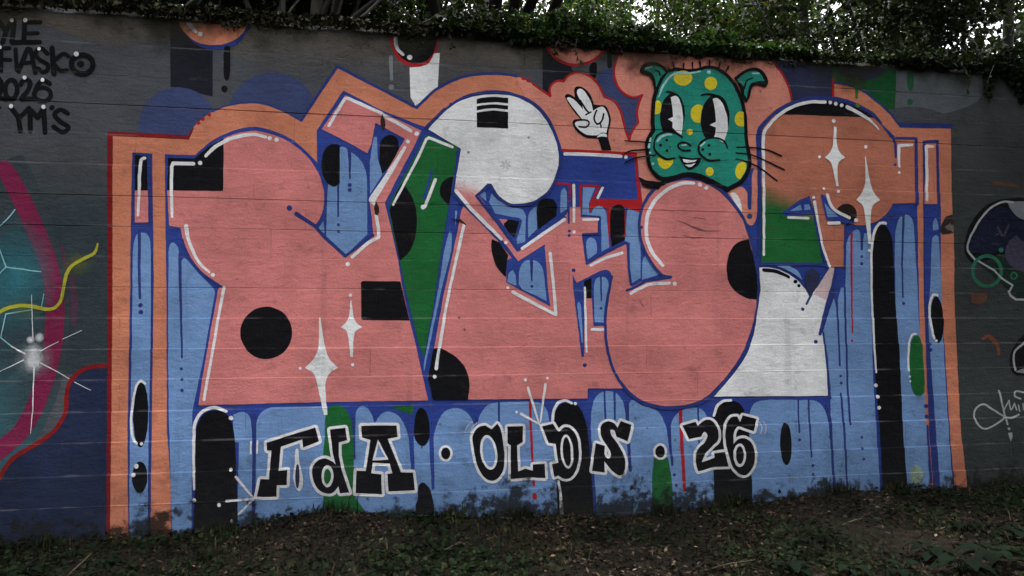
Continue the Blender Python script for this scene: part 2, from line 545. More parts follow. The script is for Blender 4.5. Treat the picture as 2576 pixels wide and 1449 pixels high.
PLACED = []
EPS = 0.0006
Z_CLIP = Z_TOP - 0.055
def P(name, col, polys, parent=None, cut=(), label=None, dark=None):
    allp = [p for p in polys]
    bx0 = min(x for p in allp for x, *_ in p); bx1 = max(x for p in allp for x, *_ in p)
    by0 = min(p_[1] for p in allp for p_ in p); by1 = max(p_[1] for p in allp for p_ in p)
    layer = 1
    for (a0, b0, a1, b1, l) in PLACED:
        if a0 <= bx1 and a1 >= bx0 and b0 <= by1 and b1 >= by0 and l >= layer:
            layer = l + 1
    PLACED.append((bx0, by0, bx1, by1, layer))
    V, F, E = [], [], []
    nadd = len(allp)
    for p in list(allp) + list(cut):
        q = ccw([at_wall(a[0], a[1]) for a in wobble(p)])
        F.append(list(range(len(V), len(V) + len(q))))
        V += [Vector(a) for a in q]
    x0 = min(v.x for v in V); x1 = max(v.x for v in V); z0 = min(v.y for v in V); z1 = max(v.y for v in V)
    def line(a, b):
        E.append((len(V), len(V) + 1)); V.append(Vector(a)); V.append(Vector(b))
    for zs in SEAMS:
        for d in (-HS, 0.0, HS):
            if z0 < zs + d < z1: line((x0 - .02, zs + d), (x1 + .02, zs + d))
    if z1 > Z_CLIP: line((x0 - .02, Z_CLIP), (x1 + .02, Z_CLIP))
    for x in xs:
        if x0 < x < x1: line((x, z0 - .02), (x, z1 + .02))
    vo, eo, fo, ov, oe, of = delaunay_2d_cdt(V, E, F, 0, 1e-6)
    keep = [f for f, ids in zip(fo, of) if ids and any(i < nadd for i in ids) and not any(i >= nadd for i in ids)]
    if z1 > Z_CLIP:
        keep = [f for f in keep if sum(vo[i].y for i in f) / len(f) < Z_CLIP]
    used = sorted({i for f in keep for i in f})
    mp = {i: n for n, i in enumerate(used)}
    d = layer * EPS
    vs = [(vo[i].x, -(relief(vo[i].x, vo[i].y) + d), vo[i].y) for i in used]
    me = bpy.data.meshes.new(name)
    me.from_pydata(vs, [], [tuple(mp[i] for i in f) for f in keep])
    me.update()
    if me.polygons and sum(p.normal.y * p.area for p in me.polygons) > 0:
        me.flip_normals()
    return link(name, me, M[col] if isinstance(col, str) else col, parent or wall, label)

def spray(name, rgb, x, y, r, parent=None, power=1.5, dens=0.9, ry=None, label=None):
    """a soft cloud of sprayed paint that thins out towards its rim"""
    m = paint(name + '_paint', rgb)
    nt = m.node_tree
    g = next(n for n in nt.nodes if n.type == 'GROUP'); out = next(n for n in nt.nodes if n.type == 'OUTPUT_MATERIAL')
    cx, cz = at_wall(x, y); rr = abs(at_wall(x + r, y)[0] - cx); rz = rr * (ry or r) / r
    tc = N(nt, 'ShaderNodeTexCoord'); mp = N(nt, 'ShaderNodeMapping', vector_type='TEXTURE')
    mp.inputs['Location'].default_value = (cx, 0, cz); mp.inputs['Scale'].default_value = (rr, 1e3, rz)
    nt.links.new(tc.outputs['Object'], mp.inputs[0])
    ln = N(nt, 'ShaderNodeVectorMath', operation='LENGTH'); nt.links.new(mp.outputs[0], ln.inputs[0])
    ns = N(nt, 'ShaderNodeTexNoise'); ns.inputs['Scale'].default_value = 30; nt.links.new(tc.outputs['Object'], ns.inputs['Vector'])
    ad = N(nt, 'ShaderNodeMath', operation='MULTIPLY_ADD'); ad.inputs[1].default_value = 0.35; nt.links.new(ns.outputs['Fac'], ad.inputs[0]); nt.links.new(ln.outputs['Value'], ad.inputs[2])
    mr = N(nt, 'ShaderNodeMapRange'); mr.inputs[1].default_value = 1.1; mr.inputs[2].default_value = 0.15; nt.links.new(ad.outputs[0], mr.inputs[0])
    pw_ = N(nt, 'ShaderNodeMath', operation='POWER'); pw_.inputs[1].default_value = power; nt.links.new(mr.outputs[0], pw_.inputs[0])
    ml = N(nt, 'ShaderNodeMath', operation='MULTIPLY'); ml.inputs[1].default_value = dens; nt.links.new(pw_.outputs[0], ml.inputs[0])
    tr = N(nt, 'ShaderNodeBsdfTransparent'); mx = N(nt, 'ShaderNodeMixShader')
    nt.links.new(ml.outputs[0], mx.inputs[0]); nt.links.new(tr.outputs[0], mx.inputs[1]); nt.links.new(g.outputs[0], mx.inputs[2])
    nt.links.new(mx.outputs[0], out.inputs['Surface'])
    return P(name, m, el(x, y, r, ry or r), parent, label=label)
# ------------------------------------------------------------------ wall: grey ends and older pieces
P('repair_patch', 'concrete_b', pg('252,38 420,42 425,92 372,96 355,106 322,108 318,98 262,92'))
P('repair_patch', 'concrete_b', pg('640,50 760,62 800,80 850,150 838,178 800,150 760,120 655,110'))
weather = paint('weathered_bare_concrete', (0.078, 0.081, 0.088), 0.9, ((0.105, 0.092, 0.078), 0.0, 1.0, at_wall(900, 215)[1], at_wall(900, 95)[1]))
P('weathered_band', weather, pg('-900,-40 620,30 1380,60 1372,150~ 1290,190~ 1130,205 980,225~ 860,190~ 720,200~ 610,150~ 420,105~ 280,118~ 120,70~ 0,60~ -900,40'), label='brownish weathered strip of bare concrete under the wall top')
slate_fade = paint('slate_teal_fade', (0.036, 0.050, 0.058), 0.6, ((0.080, 0.083, 0.090), 0.1, 1.0, at_wall(150, 560)[1] + 0.1 * at_wall(150, 560)[0], at_wall(150, 370)[1] + 0.1 * at_wall(150, 370)[0]))
P('slate_field', slate_fade, pg('-1500,350 274,350 274,940 -1500,940'), label='dark slate teal field behind the old piece at the left')
P('shaded_grey_field', paint('shaded_green_grey_paint', (0.046, 0.052, 0.051), 0.6, ((0.066, 0.070, 0.073), -0.5, 1.0, at_wall(2460, 470)[1] - 0.5 * at_wall(2460, 470)[0], at_wall(2400, 300)[1] - 0.5 * at_wall(2400, 300)[0])), pg('2380,150 3300,150 3300,1400 2380,1400'), label='green grey field right of the mural, darkened for the light falloff')  # light falloff at the right end put into the colour of this field
# teal piece at the far left
teal_fade = paint('teal_sprayed_fade', (0.042, 0.056, 0.064), 0.6, ((0.040, 0.105, 0.125), -0.75, -0.35, 1.15, 1.75))
old = P('old_teal_piece', teal_fade, pg('-380,520~ -300,450~ 0,440 20,400 60,395~ 120,520~ 165,680~ 175,800~ 160,950~ 110,1080~ 40,1150~ -120,1240~ -340,1200~ -430,870~'),
        label='dim teal spray fade of an older piece left of the mural')
nav = P('navy_field', paint('navy_field_paint', (0.019, 0.027, 0.062), 0.6), pg('274,915 250,915 222,922~ 192,944~ 177,966~ 170,1036~ 155,1064~ 135,1088~ 100,1113~ 50,1143~ 22,1171~ 0,1210~ -420,1330 -1500,1360 -1500,1480 274,1420'),
        label='dark navy field under a red line, lower left')
P('magenta_band', 'magenta', st('14,424~ 40,470~ 70,530~ 98,596~ 122,660~ 138,740~ 139,824~ 130,900~ 112,966~ 90,1028~ 58,1084~ 30,1110~ 0,1136~ -60,1170', [40, 46, 46, 46, 46, 47, 47, 47, 46, 44, 42, 42, 42, 42]),
  label='curved magenta band sweeping down the left end')
P('smear', 'plum', st('156,618 164,655 176,690', [10, 14, 10]))
P('smear', 'plum', st('182,700 188,760 189,815', [14, 24, 14]))
for s in ('40,528 20,552 -10,580', '0,625 17,672 104,684', '17,672 -4,694', '82,779 17,790 5,849 32,871 67,889', '112,740 106,772', '-20,840 5,849'):
    P('cyan_line', 'cyan', st(s, 2.6), old)
VINE = lambda: P('yellow_vine', 'vine', st('247,614 240,636~ 215,650~ 185,667~ 170,689~ 162,724~ 155,756~ 140,774~ 118,778~ 82,771~ 50,769~ 20,776~ -10,792', [5, 8, 8, 8, 9, 8, 8, 8, 9, 9, 9, 9, 9]),
  label='yellow-green vine line over the magenta band')

P('red_line', 'red_shaded', st('277,920 250,920 221,925~ 192,944~ 177,966~ 171,996~ 169,1036~ 155,1064~ 135,1088~ 100,1113~ 50,1143~ 22,1171~ 5,1203~ -20,1240', 11), nav)
spray('teal_glow', (0.045, 0.20, 0.24), 40, 700, 120, old, 1.0, 0.8, 190)
for s in ('40,528 20,552 -10,580', '0,625 17,672 104,684', '17,672 -4,694', '82,779 17,790 5,849 32,871 67,889'):
    P('cyan_line', 'cyan', st(s, 2.6), old)
spray('vine_glow', (0.16, 0.18, 0.05), 196, 664, 48, None, 1.4, 0.6)
spray('vine_glow', (0.14, 0.17, 0.05), 60, 776, 60, None, 1.4, 0.6, 34)
spray('white_glow', (0.42, 0.47, 0.50), 90, 905, 62, None, 1.6, 0.75)
VINE()
star = P('white_starburst', 'hl', pg('86,876~ 94,878~ 100,895~ 103,914~ 98,922~ 89,924~ 78,920~ 74,911~ 75,900~ 80,886~'), label='white starburst with thin rays on the old teal piece')
spray('burst_core', (0.72, 0.74, 0.75), 88, 899, 30, star, 0.9, 1.0, 46)
spray('burst_dot', (0.70, 0.72, 0.74), 80.5, 855, 12, star, 0.7, 1.0)
spray('burst_dot', (0.70, 0.72, 0.74), 103, 849, 13.5, star, 0.7, 1.0, 15)
for s, w in (('106,882 150,859', [2.2, 1.4]), ('106,912 150,935 178,952', [2.8, 2, 1.4]), ('190,960 232,981', [1.5, 1.0]), ('90,925 87,1040 83,1088', [3.4, 2.2, 1.4]),
             ('64,905 0,936', [2.4, 1.5]), ('86,850 84,800 82,742', [2.2, 1.8, 1.2]), ('67,889 32,871', [4, 3]), ('160,853 208,831', [1.4, 1.0])):
    P('burst_ray', 'hl', st(s, w), star)
# black tag, upper left
TAG = [('y', st('-6,48 12,74', 13) + st('32,50 16,80 8,108', 13)), ('l', st('37,52 31,108 54,108', 13)),
       ('e', st('63,50 61,106', 13) + st('66,57 102,57', 11) + st('64,85 96,84', 10) + st('61,107 101,107', 12)),
       ('f', st('3,120 4,178', 12) + st('4,123 24,122', 11) + st('4,151 27,151', 10)), ('i', st('40,125 43,176', 11)),
       ('a', st('48,180 70,124 78,126 90,184', 12) + st('58,160 82,158', 10)),
       ('s', st('120,136~ 108,124~ 96,126~ 90,138~ 102,152~ 121,164~ 120,178~ 108,182~ 98,173~', 11)),
       ('k', st('132,122 137,186', 14)), ('c', st('142,150~ 160,136~ 174,143', 10) + st('140,165~ 152,178~ 170,178', 10)),
       ('o', [])]
for q, s in TAG[:9]:
    P('tag_letter', 'charcoal' if q == 'zz' else 'black', s)
P('tag_letter', 'black', st([(208 + 27 * math.cos(t), 163 + 24 * math.sin(t), 13.5) for t in (i * 2 * math.pi / 28 for i in range(28))], closed=True))
P('tag_dot', 'black', el(204, 162, 9, 8))
for s in (st('-6,194~ 5,212~ 0,236~ -8,246 18,250', 12), st([(29 + 15 * math.cos(t), 226 + 24 * math.sin(t), 12) for t in (i * 2 * math.pi / 24 for i in range(24))], closed=True),
          st('53,214~ 62,201~ 76,207~ 72,226~ 54,250 88,249', 12), st('126,211 110,203~ 96,214~ 87,238~', 12) + st([(108 + 21 * math.cos(t), 238 + 17 * math.sin(t), 11) for t in (i * 2 * math.pi / 24 for i in range(24))], closed=True),
          st('27,270 46,294 52,330', 13) + st('74,272 50,296', 12), st('77,330 76,276 95,297 110,274 114,334', 13), st('171,286~ 152,276~ 137,289~ 152,306~ 173,321~ 158,333~ 135,319~', 12)):
    P('tag_letter', 'black', s)
P('tag_dot', 'black', el(131, 271, 7))
P('tag_dot', 'black', el(-1, 271, 5))
for x, y, r in ((30, 52, 5.2), (64.5, 51, 5.8), (1, 120, 4.5), (100, 124, 4.5), (193, 137, 6.5), (62.5, 196, 5.2), (108, 202, 5.2), (28, 267, 5.5), (110, 269, 5.2)):
    P('tag_highlight', 'hl', el(x, y, r))
# right end: neighbouring piece
rt = P('dark_green_fade', paint('green_black_paint', (0.014, 0.030, 0.024)), pg('2455,660 2480,640~ 2540,650 2690,655~ 2702,710~ 2670,756~ 2576,760~ 2545,740~ 2500,700~'))
sk = P('black_character', 'black', pg('2738,600~ 2722,540~ 2680,505~ 2576,498~ 2540,499~ 2507,505~ 2478,518~ 2455,540~ 2436,570~ 2427,600~ 2424,628~ 2432,650~ 2450,663~ 2480,655 2510,640 2715,640~'), label='part of a black and white painted character at the right end')
P('blue_black_fill', 'ink', pg('2714,590~ 2692,540~ 2560,545 2530,522 2500,525~ 2465,556~ 2440,605~ 2436,622~ 2442,636 2480,640 2520,630 2700,620~'), sk)
P('pale_patch', 'pale', pg('2532,511 2560,507~ 2660,513~ 2690,535~ 2685,556 2576,555 2557,545~ 2542,529~'), sk)
P('purple_patch', 'purple', pg('2526,628 2536,606 2554,592 2566,605 2590,612 2680,616~ 2704,650~ 2660,686~ 2576,686 2552,677~ 2530,656~'), sk)
P('pale_outline', 'tagwhite', st('2546,509 2519,509~ 2489,524~ 2460,557~ 2437,600~ 2431,620~ 2435,635~ 2450,653', 5), sk)
P('purple_mark', 'purple', st('2507,572 2517,592', 6) + st('2534,567 2523,592', 6) + st('2503,590 2508,590', 4), sk)
P('green_ring', 'ringgreen', st([(2480 + 36 * math.cos(t), 682 + 38 * math.sin(t), 8.5) for t in (i * 2 * math.pi / 36 for i in range(36))], closed=True), label='sea green sprayed ring')
P('pale_line', 'tagwhite', st('2459,657 2497,680 2517,700 2544,718 2535,735', 4.5) + st('2534,733 2539,744 2552,753 2590,755', 5), sk)
P('green_bubble', 'ringgreen', el(2516, 629, 6.5))
P('green_bubble', 'ringgreen', st([(2547 + 8 * math.cos(t), 694 + 8 * math.sin(t), 4) for t in (i * 2 * math.pi / 14 for i in range(14))], closed=True))
P('black_flake', 'black', pg('2712,890~ 2680,842~ 2576,838 2552,862~ 2536,894~ 2537,930~ 2549,944 2680,946~'), sk)
P('pale_line', 'tagwhite', st('2590,848 2560,872~ 2545,892~ 2548,930', 5), sk)
P('pale_patch', 'pale', pg('2548,934 2590,918 2680,915~ 2690,930~ 2670,942 2576,940 2551,936'), sk)
P('rust_mark', 'rust', st('2469,852~ 2484,846~ 2503,866~ 2508,892', [8, 10, 10, 6]))
P('rust_mark', paint('faint_rust_paint', (0.12, 0.055, 0.04)), pg('2438,738 2478,736 2480,752 2466,768 2440,762'))
P('rust_mark', paint('faint_rust_paint', (0.12, 0.055, 0.04)), st('2500,462 2560,468', 7))
tg = st('2507,982~ 2512,1007~ 2518,1034~ 2526,1066', 4.5) + st('2556,1042 2530,1050~ 2495,1032~ 2468,1016~ 2449,1026~ 2443,1048~ 2455,1070~ 2470,1077~ 2492,1069~ 2518,1050', 4.5)
tg += st('2512,1010 2518,1030 2531,1006 2536,1030~ 2545,1014 2550,1030', 3.5) + st('2560,1002~ 2545,995~ 2548,984~ 2560,984~ 2590,994', 4) + st('2555,1018 2558,1034', 3) + st('2566,1014 2568,1030', 3) + st('2574,1012 2580,1030', 3)
P('white_tag', 'tagwhite', tg, label='thin white handwritten tag on the dark right end')
P('white_tag_dot', 'tagwhite', el(2529, 1077, 3.5) + pg('2527,1087 2537,1086 2538,1098 2533,1110'))
# top band above the mural
P('black_panel', 'charcoal', pg('429,34 536,40 535,243 429,218'), label='black block under the orange ball at the top left')
P('blue_disc', 'slate', el(448, 319, 99), label='slate blue disc behind the left shoulder of the mural')
P('blue_disc', 'slate', el(686, 297, 114), label='larger slate blue disc behind the orange peak')
P('blue_rim', 'navy', pg('452,36 480,100~ 540,128~ 596,112~ 628,72~ 640,40'))
ball = P('orange_ball', 'orange', pg('446,34 452,62~ 470,88~ 500,108~ 540,114~ 580,106~ 610,84~ 628,50~ 631,36'), label='orange half ball cut by the wall top')
P('highlight', 'hl', st('467,43 477,62~ 493,80', [7, 10, 8]), ball); P('highlight_dot', 'hl', el(504, 86, 6), ball)
P('black_drip', 'black', pg('564,120~ 571,115~ 579,120~ 579,190~ 573,202~ 568,202~ 563,190~')); P('drip_dot', 'black', el(565, 224, 8, 8.5))
bb = P('red_rim', 'red', pg('977,76 982,110~ 998,146~ 1022,164~ 1050,169~ 1078,160~ 1098,135~ 1104,95'), label='red rim of the black ball at the top')
P('black_ball', 'black', pg('984,76 990,110~ 1002,138~ 1022,154~ 1046,160~ 1074,152~ 1092,130~ 1101,95'), bb)
P('white_block', 'white', pg('1030,170 1056,169 1078,160~ 1092,135 1106,134 1101,221 1056,261 1044,263 1033,247'), label='dirty white block dripping below the black ball')
P('drip', 'white', st('1044,260 1046,274', 2.6) + st('1048,258 1050,268', 2.2))
P('highlight', 'hl', st('997,80 995,98~ 999,122~ 1014,138', [7, 10, 9, 8]), bb); P('highlight_dot', 'hl', el(1031, 145, 6.5), bb)
P('white_drip', 'pale', st('983,145 984,172 985,200', [10, 9, 8])); P('drip_dot', 'pale', el(984.5, 219, 6.5, 7))
P('black_panel', 'charcoal', pg('1364,108 1445,112 1442,240 1365,240'), label='black block behind the white gloved hand')
P('grey_panel', 'concrete', pg('1436,170 1546,130 1546,180 1503,186 1492,200 1442,180'))
P('slate_field', 'slate', pg('1503,190 1515,175~ 1538,170 1640,180 1640,380 1570,380 1510,240'))
P('black_drip', 'black', pg('1482,170~ 1488,160~ 1500,158~ 1500,190~ 1494,198~ 1484,192~')); P('drip', 'black', st('1490,196 1491,216', [4, 2]))
P('black_drip', 'black', pg('1527,112 1538,112 1538,168~ 1532,173~ 1527,168~'))
pb = P('red_rim', 'red', pg('1368,105 1380,132~ 1408,158~ 1448,168~ 1488,158~ 1514,138~ 1528,110'), label='red rim of the peach ball left of the cat')
P('peach_ball', 'peach', pg('1374,104 1388,130~ 1412,152~ 1448,161~ 1484,152~ 1508,134~ 1520,108'), pb)
# top right
P('slate_field', 'midnight', pg('1925,142 2094,154 2094,250 1985,262'))
P('green_block', 'dgreen', pg('2092,158 2180,162 2180,232 2092,212'))
P('green_block', 'bottle', pg('2168,162 2254,163 2250,275 2225,275 2168,236'), label='green block below the midnight half disc')
P('midnight_half_disc', 'midnight', pg('2098,150 2110,180~ 2135,196~ 2170,203~ 2205,194~ 2232,172~ 2242,150'))
P('pale_panel', paint('blue_grey_panel_paint', (0.115, 0.128, 0.138)), pg('2254,160 2478,164 2470,200 2469,240 2448,262~ 2380,285~ 2340,276~ 2300,269~ 2250,273'), label='pale blue grey panel at the top right corner')
P('green_drip', 'dgreen', pg('2282,160 2297,160 2297,215~ 2291,230~ 2286,230~ 2280,212~')); P('drip_dot', 'dgreen', el(2287.5, 257, 8))
# ------------------------------------------------------------------ mural: frame and blue block
FRAME = ('282,1372 284,341 474,350 487,322~ 520,291~ 560,272~ 602,263~ 644,261~ 681,269~ 719,285~ 744,299~ 759,306 849,171 1048,272 1074,247~ 1106,222~ 1156,200~ 1206,190~ 1256,188~ '
         '1300,195~ 1338,211~ 1384,243 1382,226~ 1390,211~ 1404,204~ 1418,205 1428,192~ 1444,184~ 1460,184~ 1478,190~ 1495,203~ 1508,221~ 1520,245 1543,256~ 1558,276~ 1566,302~ 1573,330~ 1582,352 1586,338~ 1594,323~ 1605,309 '
         '1602,287~ 1605,262~ 1615,240 1593,246~ 1570,237~ 1553,218~ 1545,195~ 1545,170~ 1552,142~ 1566,112 1910,135 1932,147~ 1950,166~ 1970,193~ 1984,225~ 1990,260 2095,262 2096,210 2132,217~ 2169,232~ 2207,260~ 2232,282~ 2252,305~ 2262,322 2390,324 2391,362 2392,512 2398,637 2397,724 2402,899 2408,1086 2418,1186 2423,1250 '
         '2300,1400 1200,1400')
frame = P('mural_frame', 'orange', pg(FRAME), label='orange outer silhouette of the big mural lettering')
P('peach_cloud', 'peach', pg('1300,196~ 1338,212~ 1384,243 1382,226~ 1390,211~ 1404,204~ 1418,205 1428,192~ 1444,184~ 1460,184~ 1478,190~ 1495,203~ 1508,221~ 1520,245 1543,256~ 1558,276~ 1566,302~ 1573,330~ 1582,352 1586,338~ 1594,323~ 1605,309 '
                          '1602,287~ 1605,262~ 1615,240 1593,246~ 1570,237~ 1553,218~ 1545,195~ 1545,170~ 1552,142~ 1566,112 1905,135 1932,147~ 1950,166~ 1970,193~ 1984,225~ 1988,252 1930,290 1905,320 1900,430 1890,560 1600,560 1405,420'), frame, label='peach cloud behind the cat and the hand')
P('border', 'red_shaded', pg('271,331 474,341 482,325 489,322 476,352 285,343 284,1372 275,1372 273,900'), frame, label='red border line at the left edge of the mural')
for x, y in ((500, 310), (511, 300), (527, 289)): P('border_dot', 'red', el(x, y, 5), frame)
P('outline', 'navy', st('535,282 560,270~ 602,261~ 644,259~ 681,267~ 719,283~ 744,297~ 758,305', 4), frame)
P('outline', 'navy', st('758,304 846,172 849,168 1048,272 1074,246~ 1106,220~ 1156,197~ 1206,187~ 1256,186~ 1300,192', 7), frame)
for x, y in ((1316, 198), (1328, 203)): P('border_dot', 'red', el(x, y, 5), frame)
P('outline', 'red', st('1340,212 1384,243 1382,226~ 1390,211~ 1404,204~ 1418,205 1428,192~ 1444,184~ 1460,184~ 1478,190~ 1495,203~ 1508,221~ 1520,245 1543,256~ 1558,276~ 1566,302~ 1573,330~ 1582,354 1586,338~ 1594,323~ 1605,309 1602,287~ 1605,262~ 1615,240 1593,246~ 1570,237~ 1553,218~ 1545,195~ 1545,170~ 1552,142~ 1562,118', 5.5), frame)
P('outline', 'red', st('1666,126 1680,136 1692,128', 4) + st('1848,146 1857,151 1872,144~ 1900,142~ 1932,147~ 1950,166~ 1970,193~ 1984,225~ 1989,254', 5), frame)
P('outline', 'red', st('2094,200 2094,250', 6), frame)
P('outline', 'navy', st('2096,209 2132,215~ 2169,230~ 2207,259~ 2232,281~ 2250,302~ 2262,318', 5) + pg('2256,308 2268,310 2396,312 2391,324 2262,322'), frame)
P('green_drip', paint('green_over_orange', (0.045, 0.16, 0.03)), st('2153,198 2153,246', [10, 7]) , frame)

INNER = ('416,389 493,391 512,373~ 525,361~ 562,340~ 600,326~ 644,320~ 681,328~ 719,343~ 744,358~ 774,385~ 798,410 797,329 864,229 959,278 1062,318 1074,320 1086,305~ 1123,270~ 1164,244~ 1226,231~ 1288,236~ 1345,264~ 1370,289~ 1390,320~ 1408,362~ 1413,380 1600,386 1616,527 '
         '1640,482~ 1680,458~ 1735,446~ 1790,458~ 1830,478 1860,462 1878,440 1888,424 1903,424 1900,345 1905,322~ 1932,293~ 1960,271~ 2000,253~ 2040,245~ 2080,245~ 2120,251~ 2160,267~ 2195,287~ 2216,313 2250,345 2306,346 2304,512 2308,724 2311,900 2319,1086 2328,1190 2331,1400 437,1400 434,1211 424,1086 420,724 418,570')
block = P('shadow_block', 'dblue', pg(INNER), label='royal blue drop shadow block behind the mural letters')
# left slot
slot = P('slot', 'navy', pg('334,384 384,387 387,570 388,700 386,1000 385,1200 384,1372 330,1372 325,1086 327,900 329,724 331,568'), label='tall narrow slot at the left edge of the mural')
P('slot_fill', 'dblue', pg('332,568 387,568 387,640 331,640'), slot)
P('slot_black', 'black', pg('341,391 371,393 373,480 341,480'), slot); P('slot_pink', 'pink', pg('341,480 374,480 375,560 341,560'), slot)
P('highlight', 'hl', st('366,399 357,402~ 353,450 349,542', [8, 8, 8, 6]), slot)
P('light_blue_panel', 'lblue', pg('336,640~ 341,600~ 348,588~ 358,586~ 370,588~ 379,604~ 381,650~ 381,900 378,1086 377,1372 332,1372 331,1086 334,900'), slot)
P('drip', 'navy', st('352,582 352,700 354,750', [8, 7, 7]), slot); P('drip_dot', 'navy', el(355, 768, 5.5), slot); P('drip_dot', 'navy', el(356.5, 785, 6), slot)
P('black_oval', 'black', el(358, 1041, 19, 82), slot); P('highlight', 'hl', st('368,964 358,957~ 348,968~ 339,1005~ 335,1050~ 336,1085~ 341,1105~ 349,1113', [6, 7, 6, 6, 6, 6, 6, 6]), slot); P('highlight_dot', 'hl', el(361, 1114, 4), slot)
P('black_oval', 'black', el(357, 1197, 19, 39), slot); P('highlight_dot', 'hl', el(348, 1170, 5.5, 6.5), slot); P('highlight_dot', 'hl', el(341, 1191, 6, 5.5), slot)
# right slot
rs = P('slot', 'navy', pg('2319,354 2359,352 2362,512 2362,700 2372,900 2380,1086 2392,1300 2340,1300 2328,1086 2324,900 2320,724'), label='tall narrow slot at the right edge of the mural')
P('slot_orange', 'orange', pg('2327,362 2352,360 2354,514 2322,514'), rs)
P('slot_fill', 'dblue', pg('2321,518 2363,518 2363,760 2325,760'), rs)
P('light_blue_panel', 'lblue', pg('2343,562~ 2349,549~ 2356,562~ 2357,577 2343,580'), rs)
P('light_blue_panel', 'lblue', pg('2341,600 2348,592~ 2357,596~ 2361,660 2365,724 2369,900 2377,1086 2387,1300 2352,1300 2342,1086 2334,900 2330,800 2336,724'), rs)
P('highlight', 'hl', st('2344,370 2328,369 2329,440 2328,505', [6, 8, 7, 6]), rs)
P('black_oval', 'black', el(2353, 804, 16, 59, -2), rs); P('highlight', 'hl', st('2354,743 2344,741~ 2336,759~ 2334,789~ 2338,824~ 2345,851', 6), rs); P('highlight_dot', 'hl', el(2350, 857, 3.5), rs)
P('drip_dot', 'navy', el(2333, 865, 4.5), rs); P('drip_dot', 'navy', el(2334, 880, 5.5), rs); P('drip', 'navy', st('2332,904 2338,1000 2342,1086 2350,1230', 5.5), rs)
# light blue panels of the block
def LB(s): return P('light_blue_panel', 'lblue', pg(s), block)
def drip(s, w): return P('drip', 'navy', st(s, w), block)
def dot(x, y, r=4.5, c='navy'): return P('drip_dot', c, el(x, y, r), block)
LB('426,634 428,618~ 434,611~ 441,612~ 449,622~ 452,650 452,724 455,690~ 458,657~ 465,649~ 474,656 500,687 527,714 540,728 542,736 525,836 512,911 487,1031 487,1400 440,1400 434,1211 427,1000 424,750')
drip('454,640 455,720 460,899', [8, 7, 4.5]); dot(459, 927, 4); dot(461, 954, 4.2); dot(461, 981, 4.5)
LB('855,372 864,370~ 876,378 885,385 904,400~ 916,420~ 923,445~ 924,590 871,641 821,595 822,540 824,487 826,466')
drip('879,377 880,410 880,450', [9, 6, 4]); dot(880, 467, 5.2); dot(880, 479, 5.2); drip('851,462 851,545', 4.5); dot(852, 566, 4); dot(852, 583, 4)
P('black_oval', 'black', pg('814,384~ 829,367~ 845,363~ 855,368 855,462 840,471~ 820,457~ 809,424~'), block)
LB('814,556 817,588 800,577'); LB('941,345 948,345 950,400 958,425 962,440 931,490 930,412 936,367')
P('black_oval', 'black', pg('956,362~ 966,346~ 980,340~ 996,345~ 1003,360 1003,380 976,425 961,438 954,407'), block)
# strips right of the green spike
LB('1130,583~ 1136,588~ 1135,630 1111,724 1066,935 1065,918 1103,724 1117,630'); LB('1144,532 1147,529 1150,533 1145,570')
# inside the pink S
LB('1203,490 1214,479 1220,485~ 1222,507'); LB('1229,509 1236,488 1254,505~ 1288,523 1313,528~ 1322,545 1320,609 1300,614 1299,602 1313,556 1305,549 1288,546 1246,538')
P('pink_bit', 'pink', pg('1254,551 1276,553 1266,568'), block); P('black_bit', 'black', pg('1266,564 1278,553 1288,554 1305,558 1293,598 1280,588'), block)
LB('1328,545~ 1336,529~ 1350,519 1350,577 1328,598'); P('black_oval', 'black', pg('1350,520~ 1360,504~ 1376,500~ 1392,504~ 1400,520~ 1398,544 1353,578 1349,550'), block)
LB('1409,490~ 1413,478~ 1419,474~ 1424,484~ 1425,527 1408,537')
# counter below the S
LB('1274,709~ 1278,690~ 1288,679 1295,690 1298,719 1285,716'); 
# flag shaped slab
LB('1465,472 1496,472 1480,512 1480,536 1504,536 1505,545 1463,540')
LB('1488,545~ 1489,530~ 1500,519~ 1513,520~ 1522,533~ 1527,570 1532,622 1512,633 1510,545')
LB('1574,560~ 1576,530~ 1584,524~ 1597,527~ 1608,536 1608,562 1610,599 1610,699 1588,712 1582,699 1583,612 1570,607')
LB('1613,704 1615,655~ 1623,644~ 1635,659 1660,689 1648,694'); LB('1473,612~ 1480,599~ 1492,600~ 1500,614~ 1500,637 1477,654')
slab = P('slab', 'red', pg('1411,375 1570,383 1600,384 1604,437 1612,500 1616,520 1616,529 1610,536 1575,524 1550,517 1523,524 1503,518 1488,527 1482,538 1482,507 1500,500 1590,503 1602,500 1594,395 1570,391 1413,382'), block, label='red edged blue slab left of the cat')
P('red_line', 'red', st('1394,462 1432,464 1431,496', 5) + el(1431, 507, 3), block); P('red_line', 'red', st('1459,519 1459,468 1506,469 1484,512', 5.5), block); P('red_dot', 'red', el(1460, 522, 4), block)
P('highlight', 'hl', st('1420,388 1490,390 1560,394', 8.5), block); P('highlight_dot', 'hl', el(1573, 396, 4.5, 5), block); P('highlight', 'hl', st('1514,474 1502,498', 6.5), block)
P('red_drip', 'red', pg('1523,520 1538,520 1533,560 1533,624 1531,624 1527,560'), block); P('black_oval', 'black', pg('1533,555~ 1536,527~ 1550,516~ 1564,519~ 1572,535~ 1571,575 1570,604 1538,620 1534,590'), block)
P('red_drip', 'red', st('1571,532 1571,588', 3) + el(1570, 593, 3.5), block)
